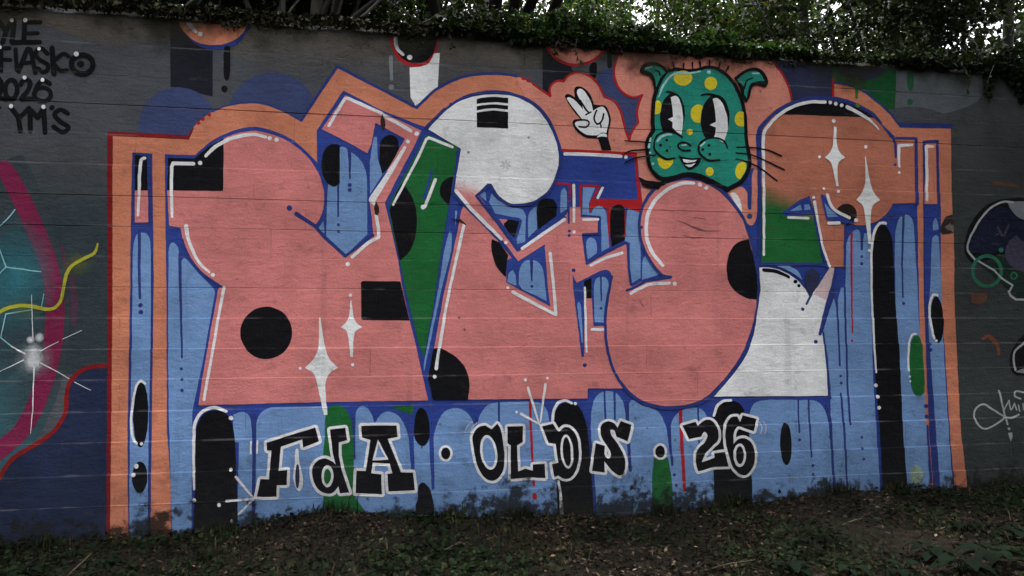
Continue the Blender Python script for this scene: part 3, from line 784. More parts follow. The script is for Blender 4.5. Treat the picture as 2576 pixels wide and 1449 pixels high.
# U shaped drip between the O and the right letter
P('peach_drip', 'peach', pg('1828,486 1850,473~ 1866,472~ 1877,485 1878,520~ 1882,527~ 1887,522~ 1890,440 1903,400 1904,460 1901,546~ 1896,560~ 1888,568~ 1876,562~ 1862,540 1845,512'), block)
P('highlight', 'hl', pg('1834,488 1844,485~ 1854,494~ 1862,515~ 1864,537 1858,534 1846,512'), block)
P('drip', 'navy', st('1883,470 1883,524', 9), block); P('drip_dot', 'slate', el(1883, 545, 7), block)
# right part of the block
LB('2126,640 2127,612~ 2133,594~ 2146,580~ 2156,579~ 2162,592 2170,600 2170,590~ 2176,586~ 2190,590 2190,724 2189,900 2196,1086 2212,1400 2086,1400 2082,1010 2078,900 2066,836 2084,772 2089,752~ 2094,750~ 2098,760 2100,775 2112,724 2123,724')
drip('2165,590 2165,628', [8, 5]); dot(2164.5, 646, 4); dot(2165, 664, 4.3)
P('red_drip', 'red', st('2139,588 2139,724 2140,837', [6, 4.5, 3.5]), block); dot(2139, 857, 3.5, 'red')
drip('2092,735 2075,790 2054,844', [14, 11, 7]); drip('2102,754 2105,830 2107,919', 4.5); drip('2122,724 2123,824 2126,974 2131,1066', 5); drip('2109,989 2114,1060 2118,1140 2121,1260', [5, 5.5, 5, 4]); dot(2109, 945, 3.5); dot(2110, 963, 3.8)
for x, y in ((2159, 1098), (2160, 1126), (2163, 1152)): dot(x, y, 3.5)
LB('2247,660 2248,590~ 2254,560~ 2262,546~ 2276,541~ 2288,548~ 2294,570~ 2299,637 2304,724 2307,799 2312,899 2317,986 2322,1120 2332,1400 2280,1400 2262,1086 2249,774')
drip('2269,542 2265,662 2267,748', [6, 4.5, 4]); dot(2269, 763, 4)
P('green_oval', 'green', pg('2281,900~ 2286,860~ 2297,844~ 2308,848~ 2314,870 2319,960 2318,985 2306,996~ 2292,990~ 2283,960~'), block, label='green oval among the light blue drips at the right')
P('highlight', 'hl', st('2299,840 2289,842~ 2281,864~ 2278,899 2279,931', 5), block); P('highlight_dot', 'hl', el(2281, 946, 3) + el(2282, 959, 2.6), block)
dot(2321, 1020, 5.5); dot(2322, 1046, 5); drip('2323,1069 2326,1140 2330,1210', 5)
bc = P('black_column', 'black', pg('2189,640 2190,612~ 2197,580~ 2211,567~ 2223,568~ 2234,585~ 2241,612~ 2246,724 2249,774 2257,899 2262,1086 2268,1190 2276,1400 2214,1400 2204,1086 2196,949 2191,799'), block, label='tall black column with a white edge, right part of the mural')
P('highlight', 'hl', st('2223,563 2210,562~ 2198,577~ 2191,602~ 2188,637 2188,724 2191,799 2193,874 2197,936', [7, 7, 7, 6, 6, 5, 5, 5, 4.5]), bc)
for y, x in ((968, 2196), (997, 2199.5), (1024, 2203)): P('highlight_dot', 'hl', el(x, y, 4.8), bc)
# ------------------------------------------------------------------ mural: bottom row of panels and pillars
low = P('light_blue_panel', 'lblue', pg('604,1096 2084,1096 2090,1240 2094,1400 600,1400'), block)
LB('590,1110 589,1042 605,1035~ 622,1037~ 633,1054~ 637,1110'); 
LB('646,1110 647,1062~ 657,1038~ 682,1024~ 760,1022 825,1020 825,1110'); LB('895,1110 895,1040~ 902,1025~ 912,1021~ 926,1027~ 937,1045~ 941,1060 947,1058~ 955,1044~ 972,1034~ 994,1039~ 1010,1055~ 1022,1080~ 1028,1110')
LB('1086,1110 1094,1080~ 1102,1056~ 1118,1034~ 1142,1025~ 1166,1031~ 1182,1047~ 1192,1072~ 1194,1110'); LB('1199,1110 1200,1065~ 1208,1038~ 1226,1017~ 1250,1011 1300,1009 1350,1011~ 1366,1020~ 1376,1040~ 1381,1078 1384,1110')
LB('1483,1110 1484,1040~ 1492,1004~ 1508,987~ 1532,983~ 1552,992~ 1564,1012~ 1570,1050~ 1572,1110'); LB('1579,1110 1578,1050~ 1576,1020~ 1583,1007 1590,1006~ 1613,1019~ 1643,1029~ 1660,1046~ 1671,1076~ 1674,1110')
LB('1681,1110 1683,1068~ 1692,1046~ 1714,1029~ 1740,1024~ 1760,1028~ 1772,1044~ 1780,1066 1786,1110'); LB('1878,1110 1879,1050~ 1885,1024~ 1899,1009~ 1932,1004 2000,1005 2040,1006~ 2060,1018~ 2073,1044~ 2080,1110')
drip('641,1045 642,1140 641,1330', [12, 9, 9]); drip('891,1050 892,1150', [6, 5]); P('drip', 'dblue', st('1032,1070 1035,1130 1038,1176', [14, 11, 9]), block); P('drip', 'dblue', st('1083,1060 1085,1130 1088,1225', [10, 11, 7]), block)
drip('943,1046 943,1062', [5, 2]); drip('1253,1008 1253,1058', 5); drip('1196,1050 1197,1130', [5, 4]); drip('1381,1060 1386,1110', [5, 4]); drip('1517,984 1519,1052', [5, 5]); drip('1542,986 1543,1052', [6, 5]); drip('1573,1010 1575,1090 1580,1180', [10, 9, 7]); dot(1583, 1223, 4.5); dot(1584, 1272, 4.5)
drip('1677,1066 1680,1120 1685,1166', [10, 7, 6]); dot(1690, 1191, 4); dot(1694, 1217, 4); drip('1751,1026 1752,1112', 4.5); drip('2001,1004 2003,1086', 4.2); dot(2003, 1104, 4); drip('2027,1004 2030,1086 2032,1146', [4.5, 4.8, 4.2]); dot(2035, 1168, 4); dot(2036, 1190, 3.5); drip('2068,1018~ 2080,1050~ 2083,1100 2086,1181 2091,1240', [7, 7, 6, 6, 9])
def HL(s, w, par=None): return P('highlight', 'hl', st(s, w), par or block)
def HD(x, y, r=4.5, par=None): return P('highlight_dot', 'hl', el(x, y, r), par or block)
p1 = P('black_pillar', 'black', pg('495,1110 497,1084~ 504,1056~ 522,1036~ 545,1030~ 566,1035~ 582,1052~ 591,1084~ 595,1120 598,1211 602,1286 600,1400 489,1400 494,1236'), block, label='widest black pillar, at the left end of the bottom row')
HL('572,1033 545,1024~ 520,1029~ 500,1048~ 492,1075~ 491,1161 493,1226', [7, 8, 8, 8, 8, 7, 6], p1); HD(584, 1050, 5.5, p1); HD(493, 1254, 5, p1)
gp = P('green_pillar', 'green', pg('818,1100 819,1056~ 823,1034~ 834,1019~ 850,1017~ 866,1023~ 879,1041~ 886,1069~ 890,1136 892,1226 896,1250 915,1275 905,1290 825,1290 815,1262 814,1136'), block, label='green pillar behind the small letter d')
P('green_chip', 'green', pg('981,1021 1041,1018 1037,1040 1020,1037'), block)
P('black_oval', 'black', pg('1041,1074~ 1045,1042~ 1056,1024~ 1069,1031~ 1078,1056~ 1080,1086~ 1078,1103~ 1068,1118~ 1055,1118~ 1043,1100~'), block)
P('drip', 'black', st('1060,1116 1060,1126', [3, 1.5]), block)
P('black_blob', 'black', pg('1050,1226~ 1056,1213~ 1067,1211~ 1079,1224~ 1087,1250~ 1091,1286~ 1082,1302 1048,1302 1044,1271~ 1050,1250~'), block, label='black blob low on the wall below the letter A')
P('red_drip', 'red', st('1331,1012 1333,1086 1339,1216', [7, 6, 6]), block); P('red_spot', 'red', el(1341, 1244, 6, 9), block)
p2 = P('black_pillar', 'black', pg('1391,1110 1387,1076~ 1391,1044~ 1402,1020~ 1421,1011~ 1443,1014~ 1459,1030~ 1468,1054~ 1475,1086 1481,1111 1491,1224 1493,1400 1400,1400 1396,1211'), block, label='black pillar behind the letter D')
drip('1474,1060 1483,1130 1493,1300', [6, 7, 8]); HL('1435,1013 1420,1006~ 1401,1012~ 1390,1032~ 1387,1058', [6, 7, 7, 7, 7], p2); HD(1444, 1014, 4, p2)
HL('1400,1206 1406,1240 1410,1320', [6, 6, 12], p2)
P('green_wedge', 'green', pg('1639,1148 1674,1148 1683,1199 1687,1290 1634,1290 1634,1199'), block, label='green wedge below the second bullet point')
P('red_drip', 'red', st('1707,1034 1708,1086 1715,1230', [8.5, 8.5, 8]), block)
p3 = P('black_pillar', 'black', pg('1786,1110 1787,1050~ 1794,1028~ 1809,1012~ 1829,1005~ 1850,1011~ 1864,1026~ 1872,1060~ 1878,1100 1883,1199 1886,1400 1789,1400 1788,1186'), block, label='black pillar behind the digits 26')
HL('1833,1005 1813,1008~ 1798,1021~ 1790,1044', [7, 7, 7, 6], p3)
P('black_oval', 'black', el(1969, 1114, 14.5, 53, -1), block)
HL('1763,1240 1762,1272', 2)
P('lime_patch', paint('pale_lime_paint', (0.30, 0.40, 0.30)), pg('2280,1180~ 2292,1166~ 2304,1172~ 2310,1190~ 2303,1206~ 2306,1216 2284,1215 2278,1200~'), block)
P('old_ring', paint('dull_blue_grey_paint', (0.13, 0.16, 0.22)), st('1225,1272~ 1245,1283~ 1270,1280~ 1286,1268~', [3, 5, 5, 3]), block)

# ------------------------------------------------------------------ letter 1 (pink, left)
L1 = ('424,398 490,400 510,384~ 525,371~ 562,350~ 600,336~ 644,330~ 681,338~ 719,353~ 744,369~ 774,396~ 796,427~ 809,456~ 816,490~ 814,525~ 805,551~ 793,568 819,600 844,622 869,645 894,624 939,590 935,547 930,508 969,440 1011,364 1019,350 944,310 935,362 924,387 881,362 809,326 869,241 1060,330 1040,372 1004,440 968,512 976,543 1001,654 1012,724 1031,809 1044,861 1066,961 1076,1006 820,1010 502,1018 512,949 532,830 550,729 556,721 530,705~ 508,688~ 488,662~ 472,632~ 462,604~ 456,574 427,568 423,482')
l1 = P('mural_letter', 'pink', pg(L1), label='pink letter at the left of the mural with a round head')
P('outline', 'navy', st('869,645 844,622 819,600 793,570 746,539', [8, 8, 8, 9, 11]), l1); P('outline_dot', 'navy', el(729, 524, 7), l1)
P('outline', 'navy', st('869,645 939,592', 7), l1)
P('outline', 'navy', st('560,722 530,703~ 508,686~ 486,660~ 470,632~ 460,604~', 6), l1)
P('black_quarter', 'black', pg('424,398 490,400 510,384~ 525,371~ 564,349 563,482 423,480'), l1)
HL('488,413 437,412 434,420 433,470 435,546', [9, 9, 8.5, 8, 7], l1); HD(505, 411, 6, l1); HL('519,394 540,373~ 575,353~ 612,342~ 645,340~ 669,346', [8, 9, 9, 9, 8, 8], l1); HD(679, 349, 5.5, l1); HD(696, 353, 5.5, l1)
HL('470,570 475,600~ 490,639~ 508,667~ 528,685', [11, 9, 8, 7, 6], l1); HD(537, 692, 5, l1)
P('black_circle', 'black', el(671, 837, 65, 65.5), l1, label='black disc on the left pink letter'); P('black_rectangle', 'black', pg('908,711 912,707 1007,708 1030,806 912,805 909,802'), l1)
def sparkle(cx, cy, xt, yt, xb, yb, xl, xr, wt, wb, par, k=0.30):
    w, h1, h2 = (xr - xl) / 2, cy - yt, yb - cy
    s = (f'{xt - wt},{yt} {xt + wt},{yt} {cx + w * .20},{cy - h1 * .42}~ {cx + w * .48},{cy - h1 * .17}~ {xr},{cy} {cx + w * .42},{cy + h1 * .13}~ {cx + w * .22},{cy + h2 * .36}~ {xb + wb},{yb} '
         f'{xb - wb},{yb} {cx - w * .26},{cy + h2 * .36}~ {cx - w * .46},{cy + h1 * .13}~ {xl},{cy} {cx - w * .50},{cy - h1 * .17}~ {cx - w * .20},{cy - h1 * .42}~')
    return P('sparkle', 'white', pg(s), par)
HL('565,724 551,797 537,884 516,1004', [8, 7, 7, 7], l1)
HL('828,317 868,249 876,249 961,287', 8, l1); HL('966,292 1033,330', 8.5, l1); HD(1048, 337, 6, l1); HD(1026, 357, 5, l1)
P('highlight', 'hl', st('1018,373 976,442 936,504', [8, 13, 17]) + st('938,508 943,514', 9), l1); HL('946,542 952,575 953,597 925,612 886,647', [9, 8, 8, 8, 8], l1); HD(875, 665, 5.5, l1)
P('broken_hole', 'hole', pg('946,507 953,520 954,534 950,543 943,541 941,522'), l1); P('rust_stain', 'hole', pg('962,288 969,305 970,318 964,330 958,318 957,303'), l1)
sparkle(810, 924, 805, 799, 820, 1042, 768, 851, 1.6, 4.5, l1); sparkle(884, 823, 883, 756, 885, 897, 857, 912, 1.6, 3.5, l1)
for x, y, r in ((756, 925, 4), (882, 743, 4.3), (887, 917, 4.3)): HD(x, y, r, l1)

# ------------------------------------------------------------------ letter 2 (green spike)
l2 = P('mural_letter', 'green', pg('1069,342 1078,341 1150,368 1141,444 1129,517 1116,587 1096,724 1089,774 1066,897 1054,870 1019,724 1006,657 980,530~ 1004,468 1059,365'), label='narrow green spike letter with a black half disc')
P('black_half_disc', 'black', pg('1011,462 1026,479~ 1040,505~ 1048,542~ 1046,587~ 1033,628~ 1006,657 992,590 980,530 996,486'), l2); P('black_half_disc', 'black', pg('1140,444 1119,453~ 1107,471~ 1108,495~ 1126,517 1129,517'), l2)
HL('1138,371 1079,348 1072,352 1040,420 989,516', [7, 7, 7, 7, 6], l2); HL('1095,453 1068,522', 8, l2); HD(1064, 522, 6, l2); P('outline', 'dblue', st('1086,431 1065,501', 6), l2)

# ------------------------------------------------------------------ letter 3 (white head, pink legs)
pw = paint('pink_to_white_fade', PINK, 0.55, (WHITE, 0.25, 1.0, at_wall(1160, 500)[1] + 0.25 * at_wall(1160, 500)[0], at_wall(1190, 452)[1] + 0.25 * at_wall(1190, 452)[0]))
l3 = P('mural_letter', 'pink', pg('1088,1004 1474,1001 1475,976 1562,976 1545,934~ 1530,891~ 1524,840 1528,750 1558,700 1584,722 1578,674 1573,614 1474,664 1464,591 1504,589 1504,547 1460,542 1458,522 1430,522 1425,538 1418,546 1300,627 1249,557 1197,485 1150,440 1141,487 1170,512 1161,527 1144,612 1116,739 1089,886 1076,948'),
       label='pink letter in the middle of the mural below the white disc')
P('fade', pw, pg('1141,486 1159,375 1300,380 1234,466 1226,462 1198,491 1204,500 1185,530 1172,514'), l3)
P('white_head', 'white', pg('1077,327 1090,311~ 1123,279~ 1164,253~ 1226,240~ 1288,244~ 1338,267~ 1370,302~ 1393,345~ 1404,385~ 1404,422~ 1395,452~ 1376,482~ 1345,504~ 1313,513~ 1282,512~ 1253,493~ 1238,468 1226,448 1200,443 1147,444 1159,376'), l3, label='large white disc head of the middle letter')
P('outline', 'navy', st('1404,422~ 1395,455~ 1376,486~ 1345,508~ 1313,517~ 1282,516~ 1252,497~ 1232,466 1197,494 1249,560 1301,630 1420,548', [5, 7, 7, 7, 7, 7, 7, 7, 7, 7, 8, 6]), l3)
P('outline', 'navy', st('1139,486 1164,511 1210,555 1254,602 1276,630 1301,662 1368,619', [8, 12, 12, 11, 9, 6, 5]), l3)
cn = P('counter', 'dblue', pg('1274,655 1290,648 1301,660 1368,618 1372,660 1376,724 1383,771 1288,719 1272,710'), l3)
P('light_blue_panel', 'lblue', pg('1274,709 1279,688~ 1288,680 1295,692 1298,719 1288,716'), l3)
P('light_blue_panel', 'lblue', pg('1303,715 1305,682~ 1313,663~ 1328,655~ 1347,657~ 1360,670~ 1367,694~ 1370,724 1374,757 1313,729'), l3)
P('drip', 'navy', st('1335,652 1336,707', [9, 4]), l3); P('drip_dot', 'navy', el(1336, 721, 4), l3)
P('black_half_oval', 'black', pg('1236,602 1235,625~ 1241,655~ 1254,680~ 1271,697 1274,657 1277,642 1254,610'), l3)
P('arm', 'navy', st('1500,588 1464,590', 5) + st('1504,547 1504,588', 5) + st('1460,544 1504,546', 5) + st('1464,591 1474,664', 5) + st('1474,664 1500,648 1540,628 1573,612~ 1577,622 1579,674 1585,720', 6), l3)
sp = P('counter', 'dblue', pg('1438,690 1448,712 1478,697~ 1503,684~ 1525,679~ 1536,690 1534,724 1525,775 1520,820 1490,820 1487,750 1472,750 1468,800 1466,897 1460,897 1440,724'), l3)
P('light_blue_panel', 'lblue', pg('1450,768~ 1454,759~ 1459,768~ 1464,862 1461,862'), l3); P('black_bit', 'black', pg('1466,709 1486,699 1486,750 1472,750'), l3)
P('light_blue_panel', 'lblue', pg('1492,724 1496,704~ 1505,697~ 1518,697~ 1527,706~ 1529,729 1517,811 1493,811'), l3); P('drip', 'navy', st('1509,696 1510,756', [5, 3.5]), l3); P('drip_dot', 'navy', el(1510, 776, 3.5), l3)
HL('1469,724 1471,800 1472,884', [5, 6, 5], l3); P('drip_dot', 'navy', el(1468, 918, 5), l3); HL('1486,828 1513,829', 7, l3); P('drip_dot', 'navy', el(1441, 680, 5), l3)
HL('1276,724 1276,724.3', 8, l3); HL('1288,735 1396,792 1391,724 1382,638', [8, 8, 7, 8], l3)
HL('1146,482 1184,527 1226,569 1260,602', [9, 9, 9, 7], l3); HD(1271, 611, 4.3, l3); HL('1312,626 1360,592 1418,553', 8, l3)
HL('1441,467 1442,510 1442,559', [7, 7, 6], l3); HD(1442, 584, 4.3, l3); HL('1465,553 1502,553', 6.5, l3); P('drip', 'navy', st('1429,522 1429,562', 5), l3); P('drip_dot', 'navy', el(1430, 582, 4), l3); P('drip_dot', 'navy', el(1430, 593, 4), l3)
HL('1166,567 1150,640 1131,724 1119,786 1096,926', [8, 7.5, 7, 7, 9], l3); HL('1484,668 1520,650 1562,637', [7, 7, 7.5], l3)
P('black_quarter', 'black', pg('1076,950 1089,876 1109,876~ 1134,889~ 1158,909~ 1174,937~ 1179,969~ 1175,1004 1088,1004'), l3); HL('1103,878 1096,926', [7, 9], l3); HD(1092, 946, 5, l3)
stp = P('barcode', 'black', pg('1198,252 1222,246~ 1250,246~ 1277,248 1277,325 1199,322'), l3, label='black block with white stripes on the white disc')
for a, b, c in ((248, 243, 246), (267, 262, 265), (283, 278, 281)):
    P('stripe', 'white', st(f'1196,{a} 1236,{b}~ 1280,{c}', 5.5), stp)
P('outline', 'navy', st('1072,322 1088,306~ 1118,277', 8) + el(1133, 264, 3.5) + el(1149, 256, 3.8) + st('1166,247 1196,238~ 1236,233~ 1288,239~ 1338,261~ 1372,295~ 1396,342~ 1407,384~ 1407,424', 8), l3)
for i in range(7):
    t = i * 2 * math.pi / 7 + .3
    P('scuff', paint('grey_scuff', (0.55, 0.55, 0.55)) if i == 0 else bpy.data.materials['grey_scuff'], st(f'{1271 + 5 * math.cos(t):.1f},{418 + 4 * math.sin(t):.1f} {1271 + 13 * math.cos(t):.1f},{416 + 11 * math.sin(t):.1f}', 3), l3)
P('crack', 'hole', st('1136,553 1156,555 1170,566', [2, 6, 3]), l3)

# ------------------------------------------------------------------ letter 4 (pink O)
OP = ('1733,455~ 1763,460~ 1793,475~ 1818,495~ 1843,523~ 1863,553~ 1875,587~ 1886,622~ 1895,662~ 1900,705~ 1900,745~ 1895,789~ 1883,834~ 1863,884~ 1838,924~ 1808,961~ 1775,993~ 1738,1012~ 1688,1020~ 1638,1015~ 1600,999~ 1570,972~ 1545,934~ 1530,891~ 1524,849~ 1523,799~ 1528,749~ 1537,700 1560,668 1582,718 1588,722 1622,705~ 1685,698 1663,689~ 1638,658~ 1620,624~ 1610,587~ 1610,552~ 1618,522~ 1638,489~ 1663,469~ 1698,457~')
l4 = P('mural_letter', 'pink', pg(OP), label='big pink oval letter O under the cat')
P('outline', 'navy', st('1537,696 1526,749~ 1520,799~ 1521,849~ 1527,891~ 1542,936~ 1568,976~ 1600,1004~ 1638,1020~ 1688,1025~ 1740,1017~ 1778,998~ 1812,965~ 1843,927~ 1868,886~ 1888,836~ 1900,790~ 1905,745~ 1904,700~ 1899,660~ 1890,620~ 1879,586~ 1866,550~ 1846,519~ 1821,491~ 1795,470~ 1764,456~ 1733,451~ 1698,453~ 1661,465~ 1634,486~ 1614,520~ 1606,552~ 1606,587~ 1616,626~ 1634,660~ 1659,690~ 1684,698 1622,707 1588,726 1573,731', [6, 7, 7, 7, 7, 7, 7, 8, 8, 8, 8, 8, 8, 8, 9, 9, 10, 11, 11, 10, 8, 7, 7, 7, 7, 7, 7, 7, 7, 7, 7, 7, 6, 6, 6, 6, 6, 8, 7, 6, 6]), l4)
P('black_half_disc', 'black', pg('1879,602 1850,612~ 1831,638~ 1824,672~ 1827,704~ 1838,725~ 1856,741~ 1875,750~ 1899,754 1901,725 1899,690 1890,638'), l4)
HL('1742,462 1713,463~ 1678,477~ 1648,502~ 1630,532~ 1623,562~ 1624,597~ 1637,634~ 1664,669', [8, 9, 9, 9, 9, 9, 9, 9, 8], l4); HD(1757, 466, 5, l4); HD(1773, 474, 5.3, l4); P('outline_dot', 'navy', el(1610, 573, 4.5), l4)
HL('1584,738 1610,724~ 1640,714~ 1680,713', 7.5, l4); HD(1694, 714, 5.2, l4)
for s, w in (('1700,556 1722,564 1742,574 1758,580', [2, 3, 4, 2]), ('1738,570 1752,577 1770,582 1810,582', [2, 7, 3, 1.2]), ('1716,592 1740,600 1764,598', [1.5, 3, 1.5]), ('1740,548 1770,552', [1, 2.4]), ('1607,753 1611,766 1617,772', [1.5, 2.4, 1.5])):
    P('crack', paint('pink_crack', (0.24, 0.10, 0.10), 1.0), st(s, w), l4)
# ------------------------------------------------------------------ letter 5 (orange, right)
zs = at_wall(1960, 505)
g5 = paint('orange_to_green_fade', GREEN, 0.55, ((0.47, 0.165, 0.105), 0.35, 1.0, at_wall(1935, 528)[1] + 0.35 * at_wall(1935, 528)[0], at_wall(1965, 468)[1] + 0.35 * at_wall(1965, 468)[0]))  # the orange end carries the same painted-in shade as the letter
l5 = P('mural_letter', 'orange_shaded', pg('1912,345 1918,322~ 1947,287~ 2000,262~ 2050,253~ 2100,257~ 2150,273~ 2190,294~ 2214,318~ 2236,348 2246,346 2297,350 2298,512 2242,513 2231,532~ 2213,550~ 2188,563~ 2158,568~ 2120,561 2118,672 2084,672 2040,560 2042,542 1990,560 1912,560'), label='orange letter at the right of the mural with a black cap')
P('black_cap', 'black', pg('1944,288 1980,268~ 2030,256~ 2070,254~ 2120,262~ 2165,280~ 2196,297 1982,290'), l5)
P('outline', 'navy', st('1906,640 1906,345 1911,324~ 1937,293~ 1963,274~ 2001,256~ 2040,249~ 2080,249~ 2120,255~ 2160,271~ 2194,291~ 2212,312', [6, 7, 8, 8, 9, 9, 10, 10, 10, 9, 8, 4]), l5)
P('green_leg', g5, pg('1911,440 2030,440 2034,494 1964,535 1964,543 2041,542 2052,600 2066,663 1911,662'), l5, label='green leg fading up into the orange letter')
P('black_ball', paint('brown_black_paint', (0.022, 0.014, 0.012)), el(2124, 540, 26, 26), l5)
n1 = P('notch', 'dblue', pg('1963,536 2006,505 2032,494 2043,541 1964,542'), l5); P('light_blue_panel', 'lblue', pg('1982,532 2009,516 2012,530') , l5); P('light_blue_panel', 'lblue', pg('2018,516 2031,515 2034,529 2019,530'), l5)
n2 = P('notch', 'dblue', pg('2059,491 2069,492~ 2082,517~ 2107,543~ 2147,563 2120,562 2074,554'), l5); P('light_blue_panel', 'lblue', pg('2069,512 2082,526 2104,547 2076,547'), l5)
P('outline', 'navy', st('2042,500 2043,543 2055,600 2072,660 2080,674', [5, 7, 7, 7, 6]), l5); P('outline', 'navy', st('1908,664 2066,665 2084,674', 7), l5)
P('outline', 'navy', st('2120,563 2119,674', 4), l5)
HL('1917,642 1917,400 1917,342~ 1932,315~ 1957,290~ 1992,270~ 2032,259~ 2071,259', [6, 7, 8, 8, 8, 8, 8, 8], l5)
for x, y in ((2084, 260), (2098, 263), (2113, 267)): HD(x, y, 4.6, l5)
HL('2127,271 2162,290~ 2185,305~ 2206,327', [10, 8, 6, 2.5], l5); P('drip_dot', paint('olive_splash', (0.10, 0.17, 0.03)), el(2153, 267, 6), l5)
P('outline', 'navy', st('2233,334 2243,350 2249,362 2250,397', [5, 6, 7, 5]), l5); P('outline_dot', 'navy', el(2249, 415, 4), l5)
P('outline', 'navy', st('2247,350 2296,349 2301,352 2302,514', [5, 6, 7, 9]), l5)
HL('2290,366 2258,367 2257,400 2259,420', [7, 8, 7, 5], l5); HD(2258, 435, 3.6, l5)
HL('2076,491 2082,512~ 2098,532~ 2131,549', 7.5, l5); HD(2148, 555, 5, l5); HL('1978,548 2028,550', 6.5, l5); HL('2079,563 2105,562', 8, l5); HD(2041, 498, 4, l5); HL('2043,509 2052,560 2065,625 2082,670', [8, 6, 6, 6], l5)
sparkle(2096, 398, 2096, 320, 2102, 470, 2070, 2121, 3.4, 2.5, l5); sparkle(2178, 504, 2172, 395, 2182, 614, 2148, 2208, 1.2, 3.2, l5)
for x, y, r in ((2093, 306, 5), (2057, 396, 4), (2104, 483, 4), (2067, 476, 4), (2174, 371, 4.5), (2182, 631, 4)): HD(x, y, r, l5)
P('broken_hole', 'hole', pg('2364,566 2376,545 2392,540 2395,560 2388,580 2396,586 2368,590 2360,580'), wall); P('broken_hole', 'spall', pg('2372,572 2386,562 2395,572 2396,580 2380,580'), wall)
# white foot
wf = P('white_foot', 'white', pg('1905,674 1932,674~ 1957,680~ 1982,692~ 2004,709~ 2020,727~ 2030,747 2036,735 2050,724 2082,673 2094,675 2088,715 2070,775 2062,834 2071,924 2074,994 1790,996 1825,956~ 1863,906~ 1888,849~ 1900,786~ 1908,731'), label='cream white foot at the right of the pink O')
P('pinkish_stem', 'stemwhite', pg('2082,673 2094,675 2086,718 2074,756 2040,740 2050,724'), wf)
P('drop', 'midnight', pg('2020,700~ 2026,682~ 2038,676~ 2050,683~ 2056,700~ 2050,722 2036,742 2031,748 2026,735~ 2021,716~'), wf)
P('light_blue_panel', 'lblue', pg('1947,670 1978,669 2002,683~ 2013,705 1994,691~ 1970,678~'), wf)
P('outline', 'navy', st('1908,670 1932,672~ 1957,678~ 1982,690~ 2004,707~ 2020,726~', 3), wf)
P('outline', 'navy', st('2095,676 2087,720 2075,764 2056,840', [5, 6, 9, 8]), wf); P('outline', 'navy', st('2064,836 2074,930 2079,1000', [5, 5, 6]), wf)
P('black_arc', 'black', st('1916,680 1940,682~ 1960,688~ 1979,698', [9, 9, 8, 7]), wf); P('black_dot', 'black', el(1995, 709, 5), wf); P('black_dot', 'black', el(2004, 719, 4.3), wf)
P('drip', 'navy', st('2036,740 2030,750 2023,765', 5.5), wf); P('drip_dot', 'navy', el(2014, 778, 4.5), wf); P('drip_dot', 'navy', el(2046, 859, 5), wf)

# ------------------------------------------------------------------ cat
cat = P('painted_cat', 'black', fat('1676,186 1698,178 1726,183~ 1750,181~ 1776,174~ 1802,179~ 1827,197~ 1847,225~ 1861,260~ 1869,300~ 1871,350~ 1876,377 1880,400~ 1877,427~ 1860,456~ 1826,476 1800,460~ 1764,444~ 1727,438~ 1690,448~ 1664,450~ 1643,434~ 1633,416~ 1629,388~ 1627,362~ 1634,344~ 1643,330 1641,300~ 1645,250~ 1658,215~', 7)
        + pg('1660,452 1690,438~ 1727,430~ 1765,436~ 1800,452~ 1834,484 1800,472~ 1735,449~ 1690,456~ 1664,470'), label='green cat head with yellow spots, black outline and whiskers')
head = P('face', 'teal', pg('1676,186 1698,180 1726,185~ 1750,183~ 1776,176~ 1800,180~ 1825,198~ 1845,226~ 1859,260~ 1867,300~ 1869,350~ 1873,377 1877,400~ 1874,427~ 1857,454~ 1826,472 1800,458~ 1764,441~ 1727,434~ 1690,443~ 1664,446~ 1645,432~ 1635,416~ 1631,388~ 1630,364~ 1637,346~ 1646,332 1644,300~ 1648,250~ 1660,215~'), cat)
le = P('ear', 'black', pg('1606,182~ 1613,166~ 1631,159~ 1651,160~ 1670,171~ 1680,184 1663,196 1652,226 1644,232 1638,207~ 1630,192~ 1612,187~'), cat); P('inner_ear', 'teal', pg('1616,179 1628,169~ 1643,167~ 1660,173~ 1671,185 1658,197 1648,222 1646,205~ 1638,187~ 1626,181'), cat); P('ear_line', 'black', st('1646,179~ 1655,184~ 1657,192', 4), cat); P('ear_shine', 'teal_l', st('1621,175 1636,171', 4), cat)
re_ = P('ear', 'black', pg('1843,198 1868,180~ 1893,172~ 1914,180~ 1926,198~ 1928,213~ 1919,220~ 1898,215~ 1887,226~ 1882,247~ 1874,261 1864,252 1858,225'), cat); P('inner_ear', 'teal', pg('1851,203 1870,187~ 1893,181~ 1909,188~ 1919,207 1903,207~ 1885,213~ 1878,227~ 1874,250 1868,240 1867,220'), cat); P('ear_line', 'black', st('1889,199 1874,206~ 1868,226', 4), cat); P('ear_shine', 'teal_l', st('1889,187 1905,187', 4), cat)
for x0, y0, x1, y1 in ((1689, 159, 1693, 173), (1717, 162, 1717, 174), (1739, 160, 1739, 174), (1757, 158, 1759, 170), (1782, 154, 1782, 168), (1808, 158, 1805, 173), (1829, 170, 1823, 181), (1678, 174, 1685, 181)):
    P('head_hair', 'black', st(f'{x0},{y0} {x1},{y1}', [5, 3.5]), cat)
for e in (el(1715, 199, 23, 19), el(1785, 212, 16, 17), pg('1646,258 1652,254~ 1660,260~ 1661,276~ 1655,288~ 1644,290'), el(1753, 288, 19, 23), el(1732, 334, 8), pg('1867,284 1856,282~ 1846,294~ 1845,308~ 1854,319~ 1868,320'), pg('1650,400 1660,396 1690,404~ 1685,418~ 1670,427~ 1655,418~'), el(1782, 433, 10, 11), pg('1872,410 1862,409~ 1850,418~ 1846,436~ 1851,450~ 1858,453 1874,424~')):
    P('spot', 'yellow', e, cat)
